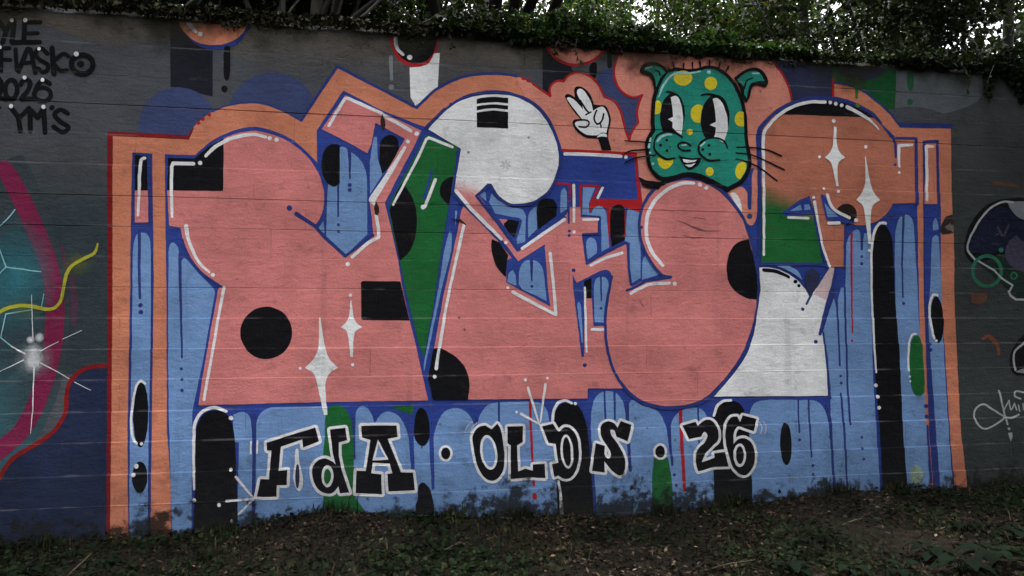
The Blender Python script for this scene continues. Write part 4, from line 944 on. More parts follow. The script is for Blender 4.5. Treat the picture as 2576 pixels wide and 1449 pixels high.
P('face_shine', 'teal_l', st('1654,246 1664,221~ 1680,198~ 1698,186~ 1728,187~ 1758,182', [3, 5, 5, 6, 5, 4]), cat); P('face_shine', 'teal_l', el(1780, 184, 5), cat)
for s_ in ('eye', ):
    P('eye', 'black', el(1688.5, 293, 31, 57, 3), cat); P('eye_white', 'white', pg('1684,247 1696,243~ 1706,253~ 1713,280~ 1715,312~ 1710,341 1699,334 1688,323 1689,310 1677,302 1690,296 1688,272'), cat)
    P('eye', 'black', el(1795, 301, 36, 61, 3), cat); P('eye_white', 'white', pg('1789,252 1799,249~ 1813,262~ 1824,292~ 1827,322~ 1820,352~ 1814,361 1803,356 1792,348 1795,338 1797,323 1782,316 1797,309 1795,280'), cat)
P('brow', 'black', st('1673,234 1685,235~ 1698,240', 5) + st('1760,242 1778,239~ 1803,245~ 1815,255', [4, 5, 6, 5]), cat)
P('cheek', 'teal', pg('1634,362 1646,346~ 1666,334~ 1688,335~ 1712,348 1712,385 1690,402~ 1664,398~ 1646,380~'), cat)
P('cheek', 'teal', pg('1755,365 1770,350~ 1796,350~ 1822,366~ 1840,380 1830,404 1800,406 1772,402~ 1757,384~'), cat)
P('cheek_line', 'black', st('1643,356~ 1650,343~ 1670,334~ 1692,336~ 1712,347', 5) + st('1642,360 1643,377~ 1655,392~ 1673,402~ 1693,400', [4, 5, 6, 6, 4]), cat)
P('cheek_line', 'black', st('1826,374 1818,358~ 1802,350~ 1780,350~ 1763,358~ 1754,373~ 1757,388~ 1766,398~ 1782,406~ 1806,404', [4, 5, 5, 5, 6, 6, 6, 6, 6, 4]), cat)
P('face_shine', 'teal_l', st('1650,358 1659,347~ 1673,341~ 1686,341', [5, 6, 5, 4]), cat); P('face_shine', 'teal_l', st('1633,350 1629,372', [4, 6]), cat); P('face_shine', 'teal_l', el(1632, 386, 3) + el(1634, 395, 2.6) + el(1639, 414, 3.6), cat); P('face_shine', 'teal_l', st('1759,369 1769,360', 4), cat)
P('whisker_dot', 'black', el(1658, 367, 3.8) + el(1674, 381, 3.8) + el(1674, 355, 3.8), cat); P('whisker_dot', 'black', el(1779, 367, 3.8) + el(1764, 378, 3.8) + el(1782, 390, 3.8), cat)
P('nose', 'black', st('1733,368 1724,362~ 1710,361~ 1701,368~ 1706,377~ 1718,381~ 1732,380', 5), cat); P('face_shine', 'teal_l', st('1712,368 1722,367', 4), cat)
P('mouth', 'black', pg('1703,393 1714,397~ 1733,400~ 1760,399 1755,414~ 1740,426~ 1728,428~ 1714,414~'), cat); P('teeth', 'white', pg('1713,402 1733,405~ 1749,404 1744,409 1724,412 1716,409'), cat); P('teeth', 'white', pg('1718,416 1733,416 1746,412 1736,422 1728,422'), cat)
for s in ('1568,387 1588,381~ 1630,378', '1569,412 1588,402~ 1613,396~ 1645,392', '1569,356 1600,358 1632,361', '1850,372 1888,373~ 1932,381~ 1962,394', '1848,386 1888,392~ 1932,411~ 1968,429', '1847,402 1875,409~ 1910,426~ 1950,457'):
    P('whisker', 'black', st(s, [3.5, 4, 4, 4][:len(s.split())]), cat)
P('arm', 'black', pg('1604,446 1620,454~ 1640,457~ 1668,461 1652,479 1630,475~ 1611,468'), cat)
hand = P('painted_hand', 'black', pg('1420,244~ 1424,238~ 1432,239~ 1445,246 1443,228~ 1447,220~ 1456,218~ 1469,223~ 1484,240~ 1493,264 1507,266~ 1521,267~ 1530,280~ 1535,303~ 1530,330 1528,347 1537,379 1513,379 1503,350 1473,347~ 1449,330~ 1439,310~ 1444,302~ 1459,300 1447,287~ 1429,262~'), label='white gloved cartoon hand with two raised fingers')
P('glove', 'white', pg('1424,249~ 1431,246~ 1446,255~ 1466,278 1460,258~ 1450,235~ 1453,226~ 1462,225~ 1474,237~ 1485,258~ 1491,280 1499,274~ 1509,270~ 1518,272~ 1526,285~ 1530,305~ 1524,336 1514,334~ 1500,342 1476,340~ 1455,327~ 1445,312~ 1452,306~ 1466,305 1452,287~ 1436,266~'), hand)
P('finger_line', 'black', st('1458,254 1472,277 1480,285', [4, 5, 4]) + st('1485,283 1472,290', 4), hand); P('finger_line', 'black', st('1499,279 1493,300~ 1500,313~ 1512,306~ 1517,288', 4.5) + st('1508,310 1511,321', 4), hand)
P('finger_line', 'black', st('1462,303 1476,304~ 1480,313~ 1472,321~ 1456,320', 4.5), hand); P('cuff', 'white', pg('1500,347 1506,339~ 1518,336~ 1525,340 1526,346 1512,344'), hand)

# ------------------------------------------------------------------ caption: F d A . O L D S . 26
def cap(name, s, holes=(), label=None, w=7):
    o = P('caption_letter', 'hl', fat(s, w), None, label=label)
    P('letter_fill', 'black', pg(s), o)
    for h, inner, c in holes:
        P('letter_counter', 'hl', h, o)
        P('counter_fill', c, inner, o)
    return o
cap('F', '673,1111 794,1073 804,1108 764,1123 762,1103 709,1121 703,1181 725,1178 724,1216 699,1216 698,1245 649,1245 658,1201 679,1202 685,1131 674,1131', label='black caption letter F with white outline')
o = P('caption_mark', 'hl', pg('745,1128~ 752,1126~ 755,1160~ 764,1195~ 762,1222~ 754,1232~ 746,1222~ 739,1195~ 743,1165~'), None); P('letter_fill', 'midnight', el(750, 1194, 5.5, 30), o)
cap('d', '831,1078 869,1074 874,1105 853,1110 853,1143 860,1176 870,1206 880,1235 856,1237 852,1219 840,1234~ 825,1237~ 804,1229~ 790,1204~ 787,1176~ 798,1158~ 818,1150~ 838,1158 845,1166 838,1136', [(el(825, 1194, 15, 27), el(825, 1194, 9, 19), 'green')], 'black caption letter d with a green counter')
cap('A', '909,1069 998,1068 1000,1097 975,1101 1008,1184 1038,1185 1043,1229 977,1232 974,1188 987,1186 980,1163 938,1161 934,1186 959,1189 961,1239 895,1236 897,1180 921,1181 932,1104 911,1098', [(pg('951,1103 977,1153 937,1155'), pg('952,1115 968,1147 945,1148'), 'lblue')], 'black caption slab letter A')
o = P('caption_dot', 'hl', el(1120, 1138, 17.5, 20.5), None, label='left bullet point of the caption'); P('letter_fill', 'black', el(1120, 1138, 11.5, 15), o)
cap('O', '1190,1128~ 1187,1095~ 1201,1074~ 1219,1068 1235,1078 1249,1064 1258,1080~ 1265,1123~ 1266,1156~ 1259,1188~ 1238,1206~ 1215,1196~ 1198,1166~', [(el(1227, 1135, 21, 43, -8), el(1227, 1135, 15, 36, -8), 'lblue')], 'black caption letter O before the L', 6.5)
cap('L', '1274,1071 1313,1070 1312,1110 1298,1118 1300,1183 1318,1175 1336,1180 1337,1165 1366,1163 1368,1199 1330,1197 1282,1201 1282,1118 1274,1112', label='black caption letter L', w=6.5)
cap('D', '1361,1070 1388,1064 1396,1078 1403,1083~ 1416,1073~ 1431,1075~ 1446,1095~ 1452,1131~ 1448,1168~ 1434,1195~ 1418,1201~ 1400,1193 1390,1196 1384,1164 1400,1160 1394,1114 1376,1112', [(el(1422, 1133, 16, 42, -4), el(1422, 1133, 10, 36, -4), 'black')], 'black caption letter D on the black pillar', 6.5)
cap('S', '1506,1080~ 1512,1064~ 1526,1058~ 1541,1063~ 1549,1074 1557,1057 1584,1067 1574,1108 1546,1096 1540,1080~ 1530,1079~ 1533,1092 1555,1124~ 1567,1154~ 1565,1182~ 1553,1193~ 1534,1181 1515,1157 1516,1185 1484,1181 1494,1112 1517,1119 1516,1140~ 1524,1150~ 1532,1146~ 1530,1132~ 1510,1100~', label='black caption letter S', w=6.5)
o = P('caption_dot', 'hl', el(1655, 1133, 17.5, 20.5), None, label='right bullet point of the caption'); P('letter_fill', 'black', el(1655, 1133, 12, 15), o)
cap('2', '1711,1069 1744,1059 1750,1070 1768,1055~ 1786,1057~ 1799,1078~ 1800,1103~ 1785,1120~ 1766,1140~ 1758,1160 1790,1148 1789,1138 1816,1134 1825,1170 1790,1171 1749,1183 1743,1156~ 1748,1130~ 1766,1110~ 1773,1092~ 1765,1084~ 1758,1096 1727,1102', label='black caption digit 2', w=6.5)
cap('6', '1820,1070~ 1833,1048~ 1848,1046 1856,1060 1862,1043 1897,1052 1888,1082 1864,1074 1850,1070~ 1839,1085~ 1838,1114 1848,1103~ 1865,1100~ 1882,1110~ 1890,1133~ 1888,1164~ 1874,1188~ 1856,1191~ 1836,1172~ 1824,1136~ 1818,1100~', [(el(1853, 1142, 16, 29), el(1853, 1142, 10, 22), 'black')], 'black caption digit 6', 6.5)
sb = P('sparkle_burst', 'hl', st('1354,1066 1325,974', [4, 6.5]) + st('1356,1060 1369,966', [4, 6.5]) + st('1352,1064 1308,1039', [4, 6.5]) + el(1319, 955, 4.3) + el(1374, 950, 3.2) + el(1297, 1035, 3.4), None, label='white spark rays rising from the letter D')
sb = P('sparkle_burst', 'hl', st('642,1250 597,1196', [5, 6.5]) + st('642,1250 574,1256', [5, 6.5]) + st('642,1250 604,1289', [5, 5]) + el(584, 1178, 4.3) + el(555, 1265, 4.6, 5.5) + el(588, 1306, 4.6, 5.5), None, label='white spark rays at the foot of the letter F')
for s in ('634,1108 633,1138', '650,1106 649,1138'): P('quote_mark', 'hl', st(s, 4), None)
for s in ('1186,1059~ 1174,1070~ 1168,1086', '1198,1062~ 1186,1074~ 1181,1092', '1903,1060~ 1909,1072~ 1906,1088', '1914,1058~ 1920,1072~ 1917,1088'): P('quote_mark', paint('thin_pale_spray', (0.42, 0.45, 0.52)), st(s, 3), None)
# ------------------------------------------------------------------ ground
rng = np.random.default_rng(11)
def gz(x, y):
    """height of the ground"""
    b = base_z(x)
    d = max(0.0, -y)
    far = math.exp(-max(0.0, d - 2.0) / 6.0) if y < 0 else math.exp(-y / 2.0)
    n1 = noise.noise(Vector((x * 0.9, y * 0.9, 1.3))) * 0.05 + noise.noise(Vector((x * 3.3, y * 3.3, 4.0))) * 0.022
    n2 = noise.noise(Vector((x * 9, y * 9, 2.0))) * 0.010
    edge = min(1.0, d / 0.25) if y < 0 else 1.0
    return b * far - 0.05 * min(d, 3.0) * 0.6 + (n1 * (0.25 + 0.75 * edge) + n2)

def axis(lo, hi, step, far):
    a = list(np.arange(lo, hi + 1e-6, step))
    s, v = step, a[-1]
    while v < far:
        s *= 1.35; v += s; a.append(v)
    s, v = step, a[0]
    while v > -far:
        s *= 1.35; v -= s; a.insert(0, v)
    return a
gx = axis(-4.0, 6.5, 0.06, 160.0); gy = axis(-3.0, 0.3, 0.06, 160.0)
gv = [(x, y, gz(x, y)) for y in gy for x in gx]
w_ = len(gx)
gf = []
for j in range(len(gy) - 1):
    for i in range(w_ - 1):
        a = j * w_ + i
        gf += [a, a + 1, a + 1 + w_, a + w_]
def simple_mat(name, build):
    m = bpy.data.materials.new(name); m.use_nodes = True
    nt = m.node_tree; nt.nodes.clear()
    out = N(nt, 'ShaderNodeOutputMaterial')
    nt.links.new(build(nt), out.inputs['Surface'])
    return m
def soil(nt):
    tc = N(nt, 'ShaderNodeTexCoord')
    n1 = N(nt, 'ShaderNodeTexNoise'); n1.inputs['Scale'].default_value = 2.2; n1.inputs['Detail'].default_value = 6; nt.links.new(tc.outputs['Object'], n1.inputs['Vector'])
    n2 = N(nt, 'ShaderNodeTexNoise'); n2.inputs['Scale'].default_value = 45; n2.inputs['Detail'].default_value = 6; nt.links.new(tc.outputs['Object'], n2.inputs['Vector'])
    cr = N(nt, 'ShaderNodeValToRGB'); e = cr.color_ramp.elements
    e[0].position = 0.3; e[0].color = (0.0075, 0.0075, 0.004, 1); e[1].position = 0.7; e[1].color = (0.017, 0.012, 0.0075, 1)
    nt.links.new(n1.outputs['Fac'], cr.inputs[0])
    mx = N(nt, 'ShaderNodeMix', data_type='RGBA', blend_type='MULTIPLY'); mx.inputs[0].default_value = 0.8
    c2 = N(nt, 'ShaderNodeValToRGB'); c2.color_ramp.elements[0].position = 0.35; c2.color_ramp.elements[0].color = (0.35, 0.35, 0.35, 1); c2.color_ramp.elements[1].position = 0.7; c2.color_ramp.elements[1].color = (1.35, 1.3, 1.2, 1)
    nt.links.new(n2.outputs['Fac'], c2.inputs[0]); nt.links.new(cr.outputs[0], mx.inputs[6]); nt.links.new(c2.outputs[0], mx.inputs[7])
    bs = N(nt, 'ShaderNodeBsdfPrincipled'); bs.inputs['Roughness'].default_value = 0.95; bs.inputs['Specular IOR Level'].default_value = 0.15
    nt.links.new(mx.outputs[2], bs.inputs['Base Color'])
    bp = N(nt, 'ShaderNodeBump'); bp.inputs['Distance'].default_value = 0.03; bp.inputs['Strength'].default_value = 0.9
    nt.links.new(n2.outputs['Fac'], bp.inputs['Height']); nt.links.new(bp.outputs[0], bs.inputs['Normal'])
    return bs.outputs[0]
ground = link('ground', mesh_np('ground', gv, gf, 4), simple_mat('dark_soil', soil), kind='structure')
for p in ground.data.polygons: p.use_smooth = True

def leaf_mat(name, stops, rough=0.6, trans=0.35, spec=0.2):
    """foliage: every leaf its own shade"""
    def b(nt):
        g = N(nt, 'ShaderNodeNewGeometry')
        cr = N(nt, 'ShaderNodeValToRGB')
        while len(cr.color_ramp.elements) < len(stops): cr.color_ramp.elements.new(0.5)
        for e, (p, c) in zip(cr.color_ramp.elements, stops):
            e.position = p; e.color = (*c, 1)
        nt.links.new(g.outputs['Random Per Island'], cr.inputs[0])
        bs = N(nt, 'ShaderNodeBsdfPrincipled'); bs.inputs['Roughness'].default_value = rough; bs.inputs['Specular IOR Level'].default_value = spec
        tcn = N(nt, 'ShaderNodeTexNoise'); tcn.inputs['Scale'].default_value = 2.2; tcn.inputs['Detail'].default_value = 2; nt.links.new(g.outputs['Position'], tcn.inputs['Vector'])
        mrn = N(nt, 'ShaderNodeMapRange'); mrn.inputs[1].default_value = 0.32; mrn.inputs[2].default_value = 0.68; mrn.inputs[3].default_value = 0.5; mrn.inputs[4].default_value = 1.6; nt.links.new(tcn.outputs['Fac'], mrn.inputs[0])
        hv = N(nt, 'ShaderNodeHueSaturation'); nt.links.new(cr.outputs[0], hv.inputs['Color']); nt.links.new(mrn.outputs[0], hv.inputs['Value'])
        cr = hv
        nt.links.new(cr.outputs[0], bs.inputs['Base Color'])
        if not trans: return bs.outputs[0]
        tr = N(nt, 'ShaderNodeBsdfTranslucent')
        br = N(nt, 'ShaderNodeMix', data_type='RGBA', blend_type='MULTIPLY'); br.inputs[0].default_value = 1.0; br.inputs[7].default_value = (1.5, 1.7, 0.7, 1)
        nt.links.new(cr.outputs[0], br.inputs[6]); nt.links.new(br.outputs[2], tr.inputs['Color'])
        mx = N(nt, 'ShaderNodeMixShader'); mx.inputs[0].default_value = trans
        nt.links.new(bs.outputs[0], mx.inputs[1]); nt.links.new(tr.outputs[0], mx.inputs[2])
        return mx.outputs[0]
    return simple_mat(name, b)

def leaves_mesh(name, pos, size, tilt, aspect=0.6, seed=0, fold=0.25, hang=0.0):
    """one small folded leaf (two triangles and two more past its widest point) at every position"""
    r = np.random.default_rng(seed)
    n = len(pos)
    pos = np.asarray(pos, dtype=np.float64)
    az = r.uniform(0, 2 * np.pi, n)
    ti = r.normal(0, tilt, n) - hang
    ro = r.normal(0, tilt * 0.8, n)
    L = np.asarray(size) if np.ndim(size) else np.full(n, size)
    L = L * r.uniform(0.7, 1.3, n)
    d = np.stack([np.cos(az) * np.cos(ti), np.sin(az) * np.cos(ti), np.sin(ti)], 1)
    s0 = np.stack([-np.sin(az), np.cos(az), np.zeros(n)], 1)
    nn = np.cross(d, s0)
    s = s0 * np.cos(ro)[:, None] + nn * np.sin(ro)[:, None]
    up = np.cross(d, s)
    up *= np.sign(up[:, 2:3] + 1e-9)
    W = (L * aspect * 0.5)[:, None]
    Lc = L[:, None]
    base = pos
    mid = pos + d * Lc * 0.45 - up * W * fold
    left = pos + d * Lc * 0.42 + s * W
    right = pos + d * Lc * 0.42 - s * W
    tip = pos + d * Lc - up * Lc * 0.08
    V = np.stack([base, left, mid, right, tip], 1).reshape(-1, 3)
    i = np.arange(n)[:, None] * 5
    F = np.concatenate([i + np.array([[0, 2, 1]]), i + np.array([[0, 3, 2]]), i + np.array([[1, 2, 4]]), i + np.array([[2, 3, 4]])], 1).ravel()
    return mesh_np(name, V, F, 3)

def tube_verts(pts, rads, n=8):
    """swept tube with a little irregularity"""
    V, F = [], []
    for k, (p, r_) in enumerate(zip(pts, rads)):
        a = Vector(pts[max(k - 1, 0)]); b = Vector(pts[min(k + 1, len(pts) - 1)])
        d = (b - a).normalized()
        u = d.cross(Vector((0.31, 0.9, 0.2))).normalized(); v = d.cross(u)
        for i in range(n):
            t = 2 * math.pi * i / n
            rr = r_ * (1 + 0.10 * noise.noise(Vector((i * 1.7, k * 0.6, p[0]))))
            V.append(tuple(Vector(p) + (u * math.cos(t) + v * math.sin(t)) * rr))
    for k in range(len(pts) - 1):
        for i in range(n):
            a, b = k * n + i, k * n + (i + 1) % n
            F.append((a, b, b + n, a + n))
    F.append(tuple(range(n))[::-1]); m = (len(pts) - 1) * n; F.append(tuple(range(m, m + n)))
    return V, F
def tubes(name, specs, mat, parent=None, n=8, **kw):
    V, F = [], []
    for pts, rads in specs:
        v, f = tube_verts(pts, rads, n)
        o = len(V); V += v; F += [tuple(i + o for i in q) for q in f]
    me = bpy.data.meshes.new(name); me.from_pydata(V, [], F); me.update()
    for p in me.polygons: p.use_smooth = True
    return link(name, me, mat, parent, **kw)

M['litter'] = leaf_mat('dead_leaves', [(0.0, (0.006, 0.005, 0.004)), (0.45, (0.016, 0.012, 0.008)), (0.8, (0.032, 0.023, 0.015)), (0.95, (0.060, 0.044, 0.030)), (1.0, (0.10, 0.075, 0.05))], 0.9, 0.0, 0.06)
M['cover'] = leaf_mat('ground_cover_leaves', [(0.0, (0.004, 0.008, 0.0035)), (0.6, (0.008, 0.015, 0.006)), (0.9, (0.016, 0.024, 0.010)), (1.0, (0.03, 0.034, 0.015))], 0.75, 0.2, 0.08)
M['grass'] = leaf_mat('grass_blades', [(0.0, (0.008, 0.013, 0.005)), (0.6, (0.016, 0.021, 0.009)), (0.9, (0.04, 0.034, 0.018)), (1.0, (0.08, 0.066, 0.036))], 0.8, 0.2, 0.08)
M['twig'] = leaf_mat('dry_twig', [(0, (0.06, 0.045, 0.032)), (1, (0.11, 0.085, 0.06))], 0.85, 0.0)

def scatter(n, x0, x1, y0, y1, dens=None, seed=0):
    r = np.random.default_rng(seed)
    out = []
    while len(out) < n:
        x = r.uniform(x0, x1); y = -abs(r.uniform(0, 1)) * (y1 - y0) + y1
        if dens is None or r.uniform() < dens(x, y): out.append((x, y))
    return out
def lift(pts, lo, hi, seed):
    r = np.random.default_rng(seed)
    return [(x, y, gz(x, y) + r.uniform(lo, hi)) for x, y in pts]
def nz(x, y, s, o): return noise.noise(Vector((x * s, y * s, o)))
def d_litter(x, y): return min(1.0, max(0.15, 0.6 + 0.9 * nz(x, y, 1.1, 9.0)))
def d_cover(x, y):
    left = 0.45 if x < -0.9 else 0.0
    right = 0.35 if x > 3.4 and y < -0.5 else 0.0
    return min(1.0, max(0.02, 0.10 + left + right + 1.5 * nz(x, y, 1.3, 3.0)))
link('leaf_litter', leaves_mesh('leaf_litter', lift(scatter(28000, -4.2, 7.0, -2.6, 0.0, d_litter, 1), 0.0, 0.022, 2), 0.036, 0.42, 0.55, 3), M['litter'], kind='stuff')
link('leaf_litter_far', leaves_mesh('leaf_litter_far', lift(scatter(7000, -9, 13, -7.5, -2.6, None, 4), 0.0, 0.02, 5), 0.06, 0.4, 0.55, 6), M['litter'], kind='stuff')
link('ground_cover', leaves_mesh('ground_cover', lift(scatter(21000, -4.2, 7.0, -2.6, -0.02, d_cover, 7), 0.005, 0.055, 8), 0.040, 0.45, 0.75, 9), M['cover'], kind='stuff')

def blades(name, pts, h, seed, lean=0.5):
    r = np.random.default_rng(seed)
    V, F = [], []
    for x, y, z in pts:
        a = r.uniform(0, 2 * np.pi); hh = h * r.uniform(0.3, 1.5) * (0.75 + 0.9 * noise.noise(Vector((x * 1.3, y * 1.3, seed)))); w = 0.0028 * r.uniform(0.7, 1.4)
        le_ = lean * r.uniform(0.2, 1.3)
        dx, dy = math.cos(a), math.sin(a)
        b = len(V)
        V += [(x - dy * w, y + dx * w, z - .01), (x + dy * w, y - dx * w, z - .01),
              (x + dx * hh * le_ * .4 + dy * w * .8, y + dy * hh * le_ * .4 - dx * w * .8, z + hh * .6), (x + dx * hh * le_ * .4 - dy * w * .8, y + dy * hh * le_ * .4 + dx * w * .8, z + hh * .6),
              (x + dx * hh * le_, y + dy * hh * le_, z + hh * .85)]
        F += [b, b + 1, b + 2, b, b + 2, b + 3, b + 3, b + 2, b + 4]
    return mesh_np(name, V, F, 3)
def d_grass(x, y): return min(1.0, max(0.03, 0.16 + 1.6 * nz(x, y, 1.6, 17.0) + (0.12 if y > -0.25 else 0)))
link('grass', blades('grass', lift(scatter(7000, -4.2, 7.0, -2.4, -0.02, d_grass, 21), 0, 0.005, 22), 0.075, 23, 0.9), M['grass'], kind='stuff')
# ------------------------------------------------------------------ trees and hedge behind the wall
def bark(rgb):
    def b(nt):
        tc = N(nt, 'ShaderNodeTexCoord')
        mp = N(nt, 'ShaderNodeMapping'); mp.inputs['Scale'].default_value = (18, 18, 3); nt.links.new(tc.outputs['Object'], mp.inputs[0])
        n1 = N(nt, 'ShaderNodeTexNoise'); n1.inputs['Scale'].default_value = 1.0; n1.inputs['Detail'].default_value = 6; nt.links.new(mp.outputs[0], n1.inputs['Vector'])
        cr = N(nt, 'ShaderNodeValToRGB'); cr.color_ramp.elements[0].position = 0.3; cr.color_ramp.elements[0].color = tuple(c * 0.45 for c in rgb) + (1,); cr.color_ramp.elements[1].position = 0.7; cr.color_ramp.elements[1].color = (*rgb, 1)
        nt.links.new(n1.outputs['Fac'], cr.inputs[0])
        bs = N(nt, 'ShaderNodeBsdfPrincipled'); bs.inputs['Roughness'].default_value = 0.9; nt.links.new(cr.outputs[0], bs.inputs['Base Color'])
        bp = N(nt, 'ShaderNodeBump'); bp.inputs['Distance'].default_value = 0.02; nt.links.new(n1.outputs['Fac'], bp.inputs['Height']); nt.links.new(bp.outputs[0], bs.inputs['Normal'])
        return bs.outputs[0]
    return simple_mat('bark', b)
M['bark_pale'] = bark((0.10, 0.09, 0.075)); M['bark_dark'] = bark((0.022, 0.020, 0.017)); 
M['leaf'] = leaf_mat('tree_leaves', [(0.0, (0.007, 0.013, 0.005)), (0.5, (0.014, 0.026, 0.008)), (0.85, (0.024, 0.040, 0.012)), (0.96, (0.05, 0.06, 0.018)), (1.0, (0.06, 0.036, 0.018))], 0.6, 0.30, 0.15)
M['leaf_dark'] = leaf_mat('dark_tree_leaves', [(0.0, (0.005, 0.008, 0.004)), (0.6, (0.010, 0.016, 0.007)), (1.0, (0.020, 0.026, 0.012))], 0.65, 0.22, 0.12)
M['ivy'] = leaf_mat('ivy_leaves', [(0.0, (0.007, 0.015, 0.005)), (0.5, (0.013, 0.027, 0.008)), (0.9, (0.024, 0.045, 0.014)), (1.0, (0.06, 0.07, 0.025))], 0.6, 0.26, 0.15)
M['dry'] = leaf_mat('dry_brown_growth', [(0.0, (0.020, 0.014, 0.010)), (0.6, (0.042, 0.029, 0.020)), (1.0, (0.08, 0.055, 0.038))], 0.85, 0.15)
M['moss'] = leaf_mat('dark_moss', [(0.0, (0.012, 0.013, 0.007)), (0.6, (0.024, 0.026, 0.012)), (1.0, (0.05, 0.045, 0.022))], 0.95, 0.0)

def clump_points(centres, n, r):
    out = []
    for (cx, cy, cz, rad, k) in centres:
        m = int(n * k)
        v = r.normal(0, 1, (m, 3)); v /= np.linalg.norm(v, axis=1)[:, None]
        q = rad * r.uniform(0.15, 1.0, m) ** 0.55
        p = v * q[:, None] * np.array([1.0, 1.0, 0.75]) + np.array([cx, cy, cz])
        out.append(p)
    return np.concatenate(out)

def tree(label, base_px, top_px, y, width_px, bark_m, leaf_m, crown_r, crown_z, n_leaf, seed, clumps=15, name='tree', crown_dx=0.0, leaf=0.062, group='trees behind the wall', branches=5, zlo=3.3):
    r = np.random.default_rng(seed)
    a = at_depth(*base_px, y); b = at_depth(*top_px, y)
    rad = width_px / FPX * (a - CAM).length / 2
    d = (b - a) / max(b.z - a.z, 0.05)
    zb = -0.3
    top_z = crown_z + crown_r * 0.6
    pts, rads = [], []
    for k in range(9):
        z = zb + (top_z - zb) * k / 8
        p = a + d * (z - a.z)
        p = p + Vector((0.05 * math.sin(k * 1.3 + seed), 0.05 * math.cos(k * 1.1 + seed), 0)) * (1 if k else 0)
        pts.append((p.x, p.y, p.z)); rads.append(rad * (1.35 if k == 0 else 1.0) * (1 - 0.75 * max(0, k - 3) / 6))
    t = thing(name, label, 'tree', (pts[0][0], pts[0][1], 0.0), group)
    off = Vector(t.location)
    sh = lambda q: tuple(Vector(q) - off)
    tubes('trunk', [([sh(p) for p in pts], rads)], bark_m, t, 10)
    cx, cy = pts[6][0] + crown_dx, pts[6][1]
    cents, brs = [], []
    for i in range(clumps):
        for _ in range(40):
            v = r.normal(0, 1, 3); v /= np.linalg.norm(v)
            q = crown_r * r.uniform(0.25, 1.0) ** 0.6
            c = np.array([cx, cy, crown_z]) + v * q * np.array([1.15, 0.8, 0.9])
            if c[2] > zlo and c[1] > 0.55: break
        cents.append((c[0] - off.x, c[1] - off.y, c[2], r.uniform(0.34, 0.7), r.uniform(0.5, 1.6)))
    for i in range(branches):
        c = cents[i * max(1, clumps // max(1, branches)) % clumps]
        s = pts[3 + (i % 4)]
        s = Vector(sh(s)); e = Vector(c[:3])
        m = (s + e) / 2 + Vector((0, 0, 0.15))
        brs.append(([tuple(s), tuple(m), tuple(e)], [rad * 0.42, rad * 0.28, rad * 0.10]))
    for br in brs:
        tubes('branch', [br], bark_m, t, 6)
    P_ = clump_points(cents, (1.35 if pts[0][0] < 0.8 else 1.05) * n_leaf / clumps, r)
    link('crown', leaves_mesh('crown', P_, leaf, 0.7, 0.62, seed + 50, 0.2, 0.25), leaf_m, t)
    return t
tree('thick pale grey trunk leaning right above the left part of the mural', (779, 58), (790, -20), 1.5, 40, M['bark_pale'], M['leaf_dark'], 1.9, 5.6, 12000, 1)
tree('second pale trunk just right of the thick leaning trunk', (831, 62), (850, -20), 1.9, 30, M['bark_pale'], M['leaf_dark'], 1.8, 5.9, 12000, 2)
tree('dim grey trunk standing behind the far left end of the wall', (388, 30), (383, -20), 1.8, 22, M['bark_dark'], M['leaf_dark'], 2.0, 5.3, 20000, 3)
tree('dark tree with dense leaves at the extreme left edge', (60, 10), (70, -20), 2.2, 26, M['bark_dark'], M['leaf_dark'], 2.2, 5.2, 22000, 4)
tree('leafy green tree rising behind the pink and white middle letter', (1340, 105), (1330, -20), 2.8, 22, M['bark_dark'], M['leaf'], 2.0, 5.5, 11500, 5)
tree('tree with brown tinged leaves and sky gaps behind the cat', (1640, 120), (1655, -20), 3.2, 20, M['bark_dark'], M['leaf'], 2.1, 5.7, 10500, 6)
tree('dark trunk among green leaves right of the cat', (2030, 145), (2012, -20), 2.0, 30, M['bark_dark'], M['leaf'], 2.0, 5.5, 13000, 7)
tree('black straight trunk above the orange right letter', (2250, 160), (2246, -20), 2.0, 34, M['bark_dark'], M['leaf_dark'], 2.0, 5.4, 12000, 8)
tree('dense dark tree at the extreme right edge', (2530, 170), (2540, -20), 1.8, 30, M['bark_dark'], M['leaf_dark'], 2.3, 5.2, 18000, 9)
tree('slim tree behind the trunks and vines left of the black ball', (985, 85), (1000, -20), 3.4, 16, M['bark_dark'], M['leaf_dark'], 2.1, 5.9, 12000, 10)
tree('far tree showing between the left trunks', (600, 45), (606, -20), 4.6, 20, M['bark_dark'], M['leaf_dark'], 2.4, 6.3, 19000, 12)
tree('far tree showing behind the right half of the hedge', (1900, 130), (1895, -20), 5.5, 22, M['bark_dark'], M['leaf'], 2.6, 6.6, 13000, 13)
# the wood beyond: one far mass of foliage nobody could count
r_ = np.random.default_rng(909)
wp = []
while len(wp) < 80000:
    q = r_.uniform(0, 1, (4000, 3)) * np.array([26.0, 2.4, 8.5]) + np.array([-9.0, 7.0, 1.5])
    for p in q:
        g_ = noise.noise(Vector((p[0] * 0.6, 0.0, p[2] * 0.8))) + 0.45 * noise.noise(Vector((p[0] * 1.7, p[1] * 1.7, p[2] * 1.7)))
        if g_ > (-0.24 if p[0] < 1.0 else 0.0): wp.append(tuple(p))
link('woodland_foliage', leaves_mesh('woodland_foliage', wp, 0.18, 0.7, 0.65, 910, 0.2, 0.2), M['leaf_dark'], kind='stuff')
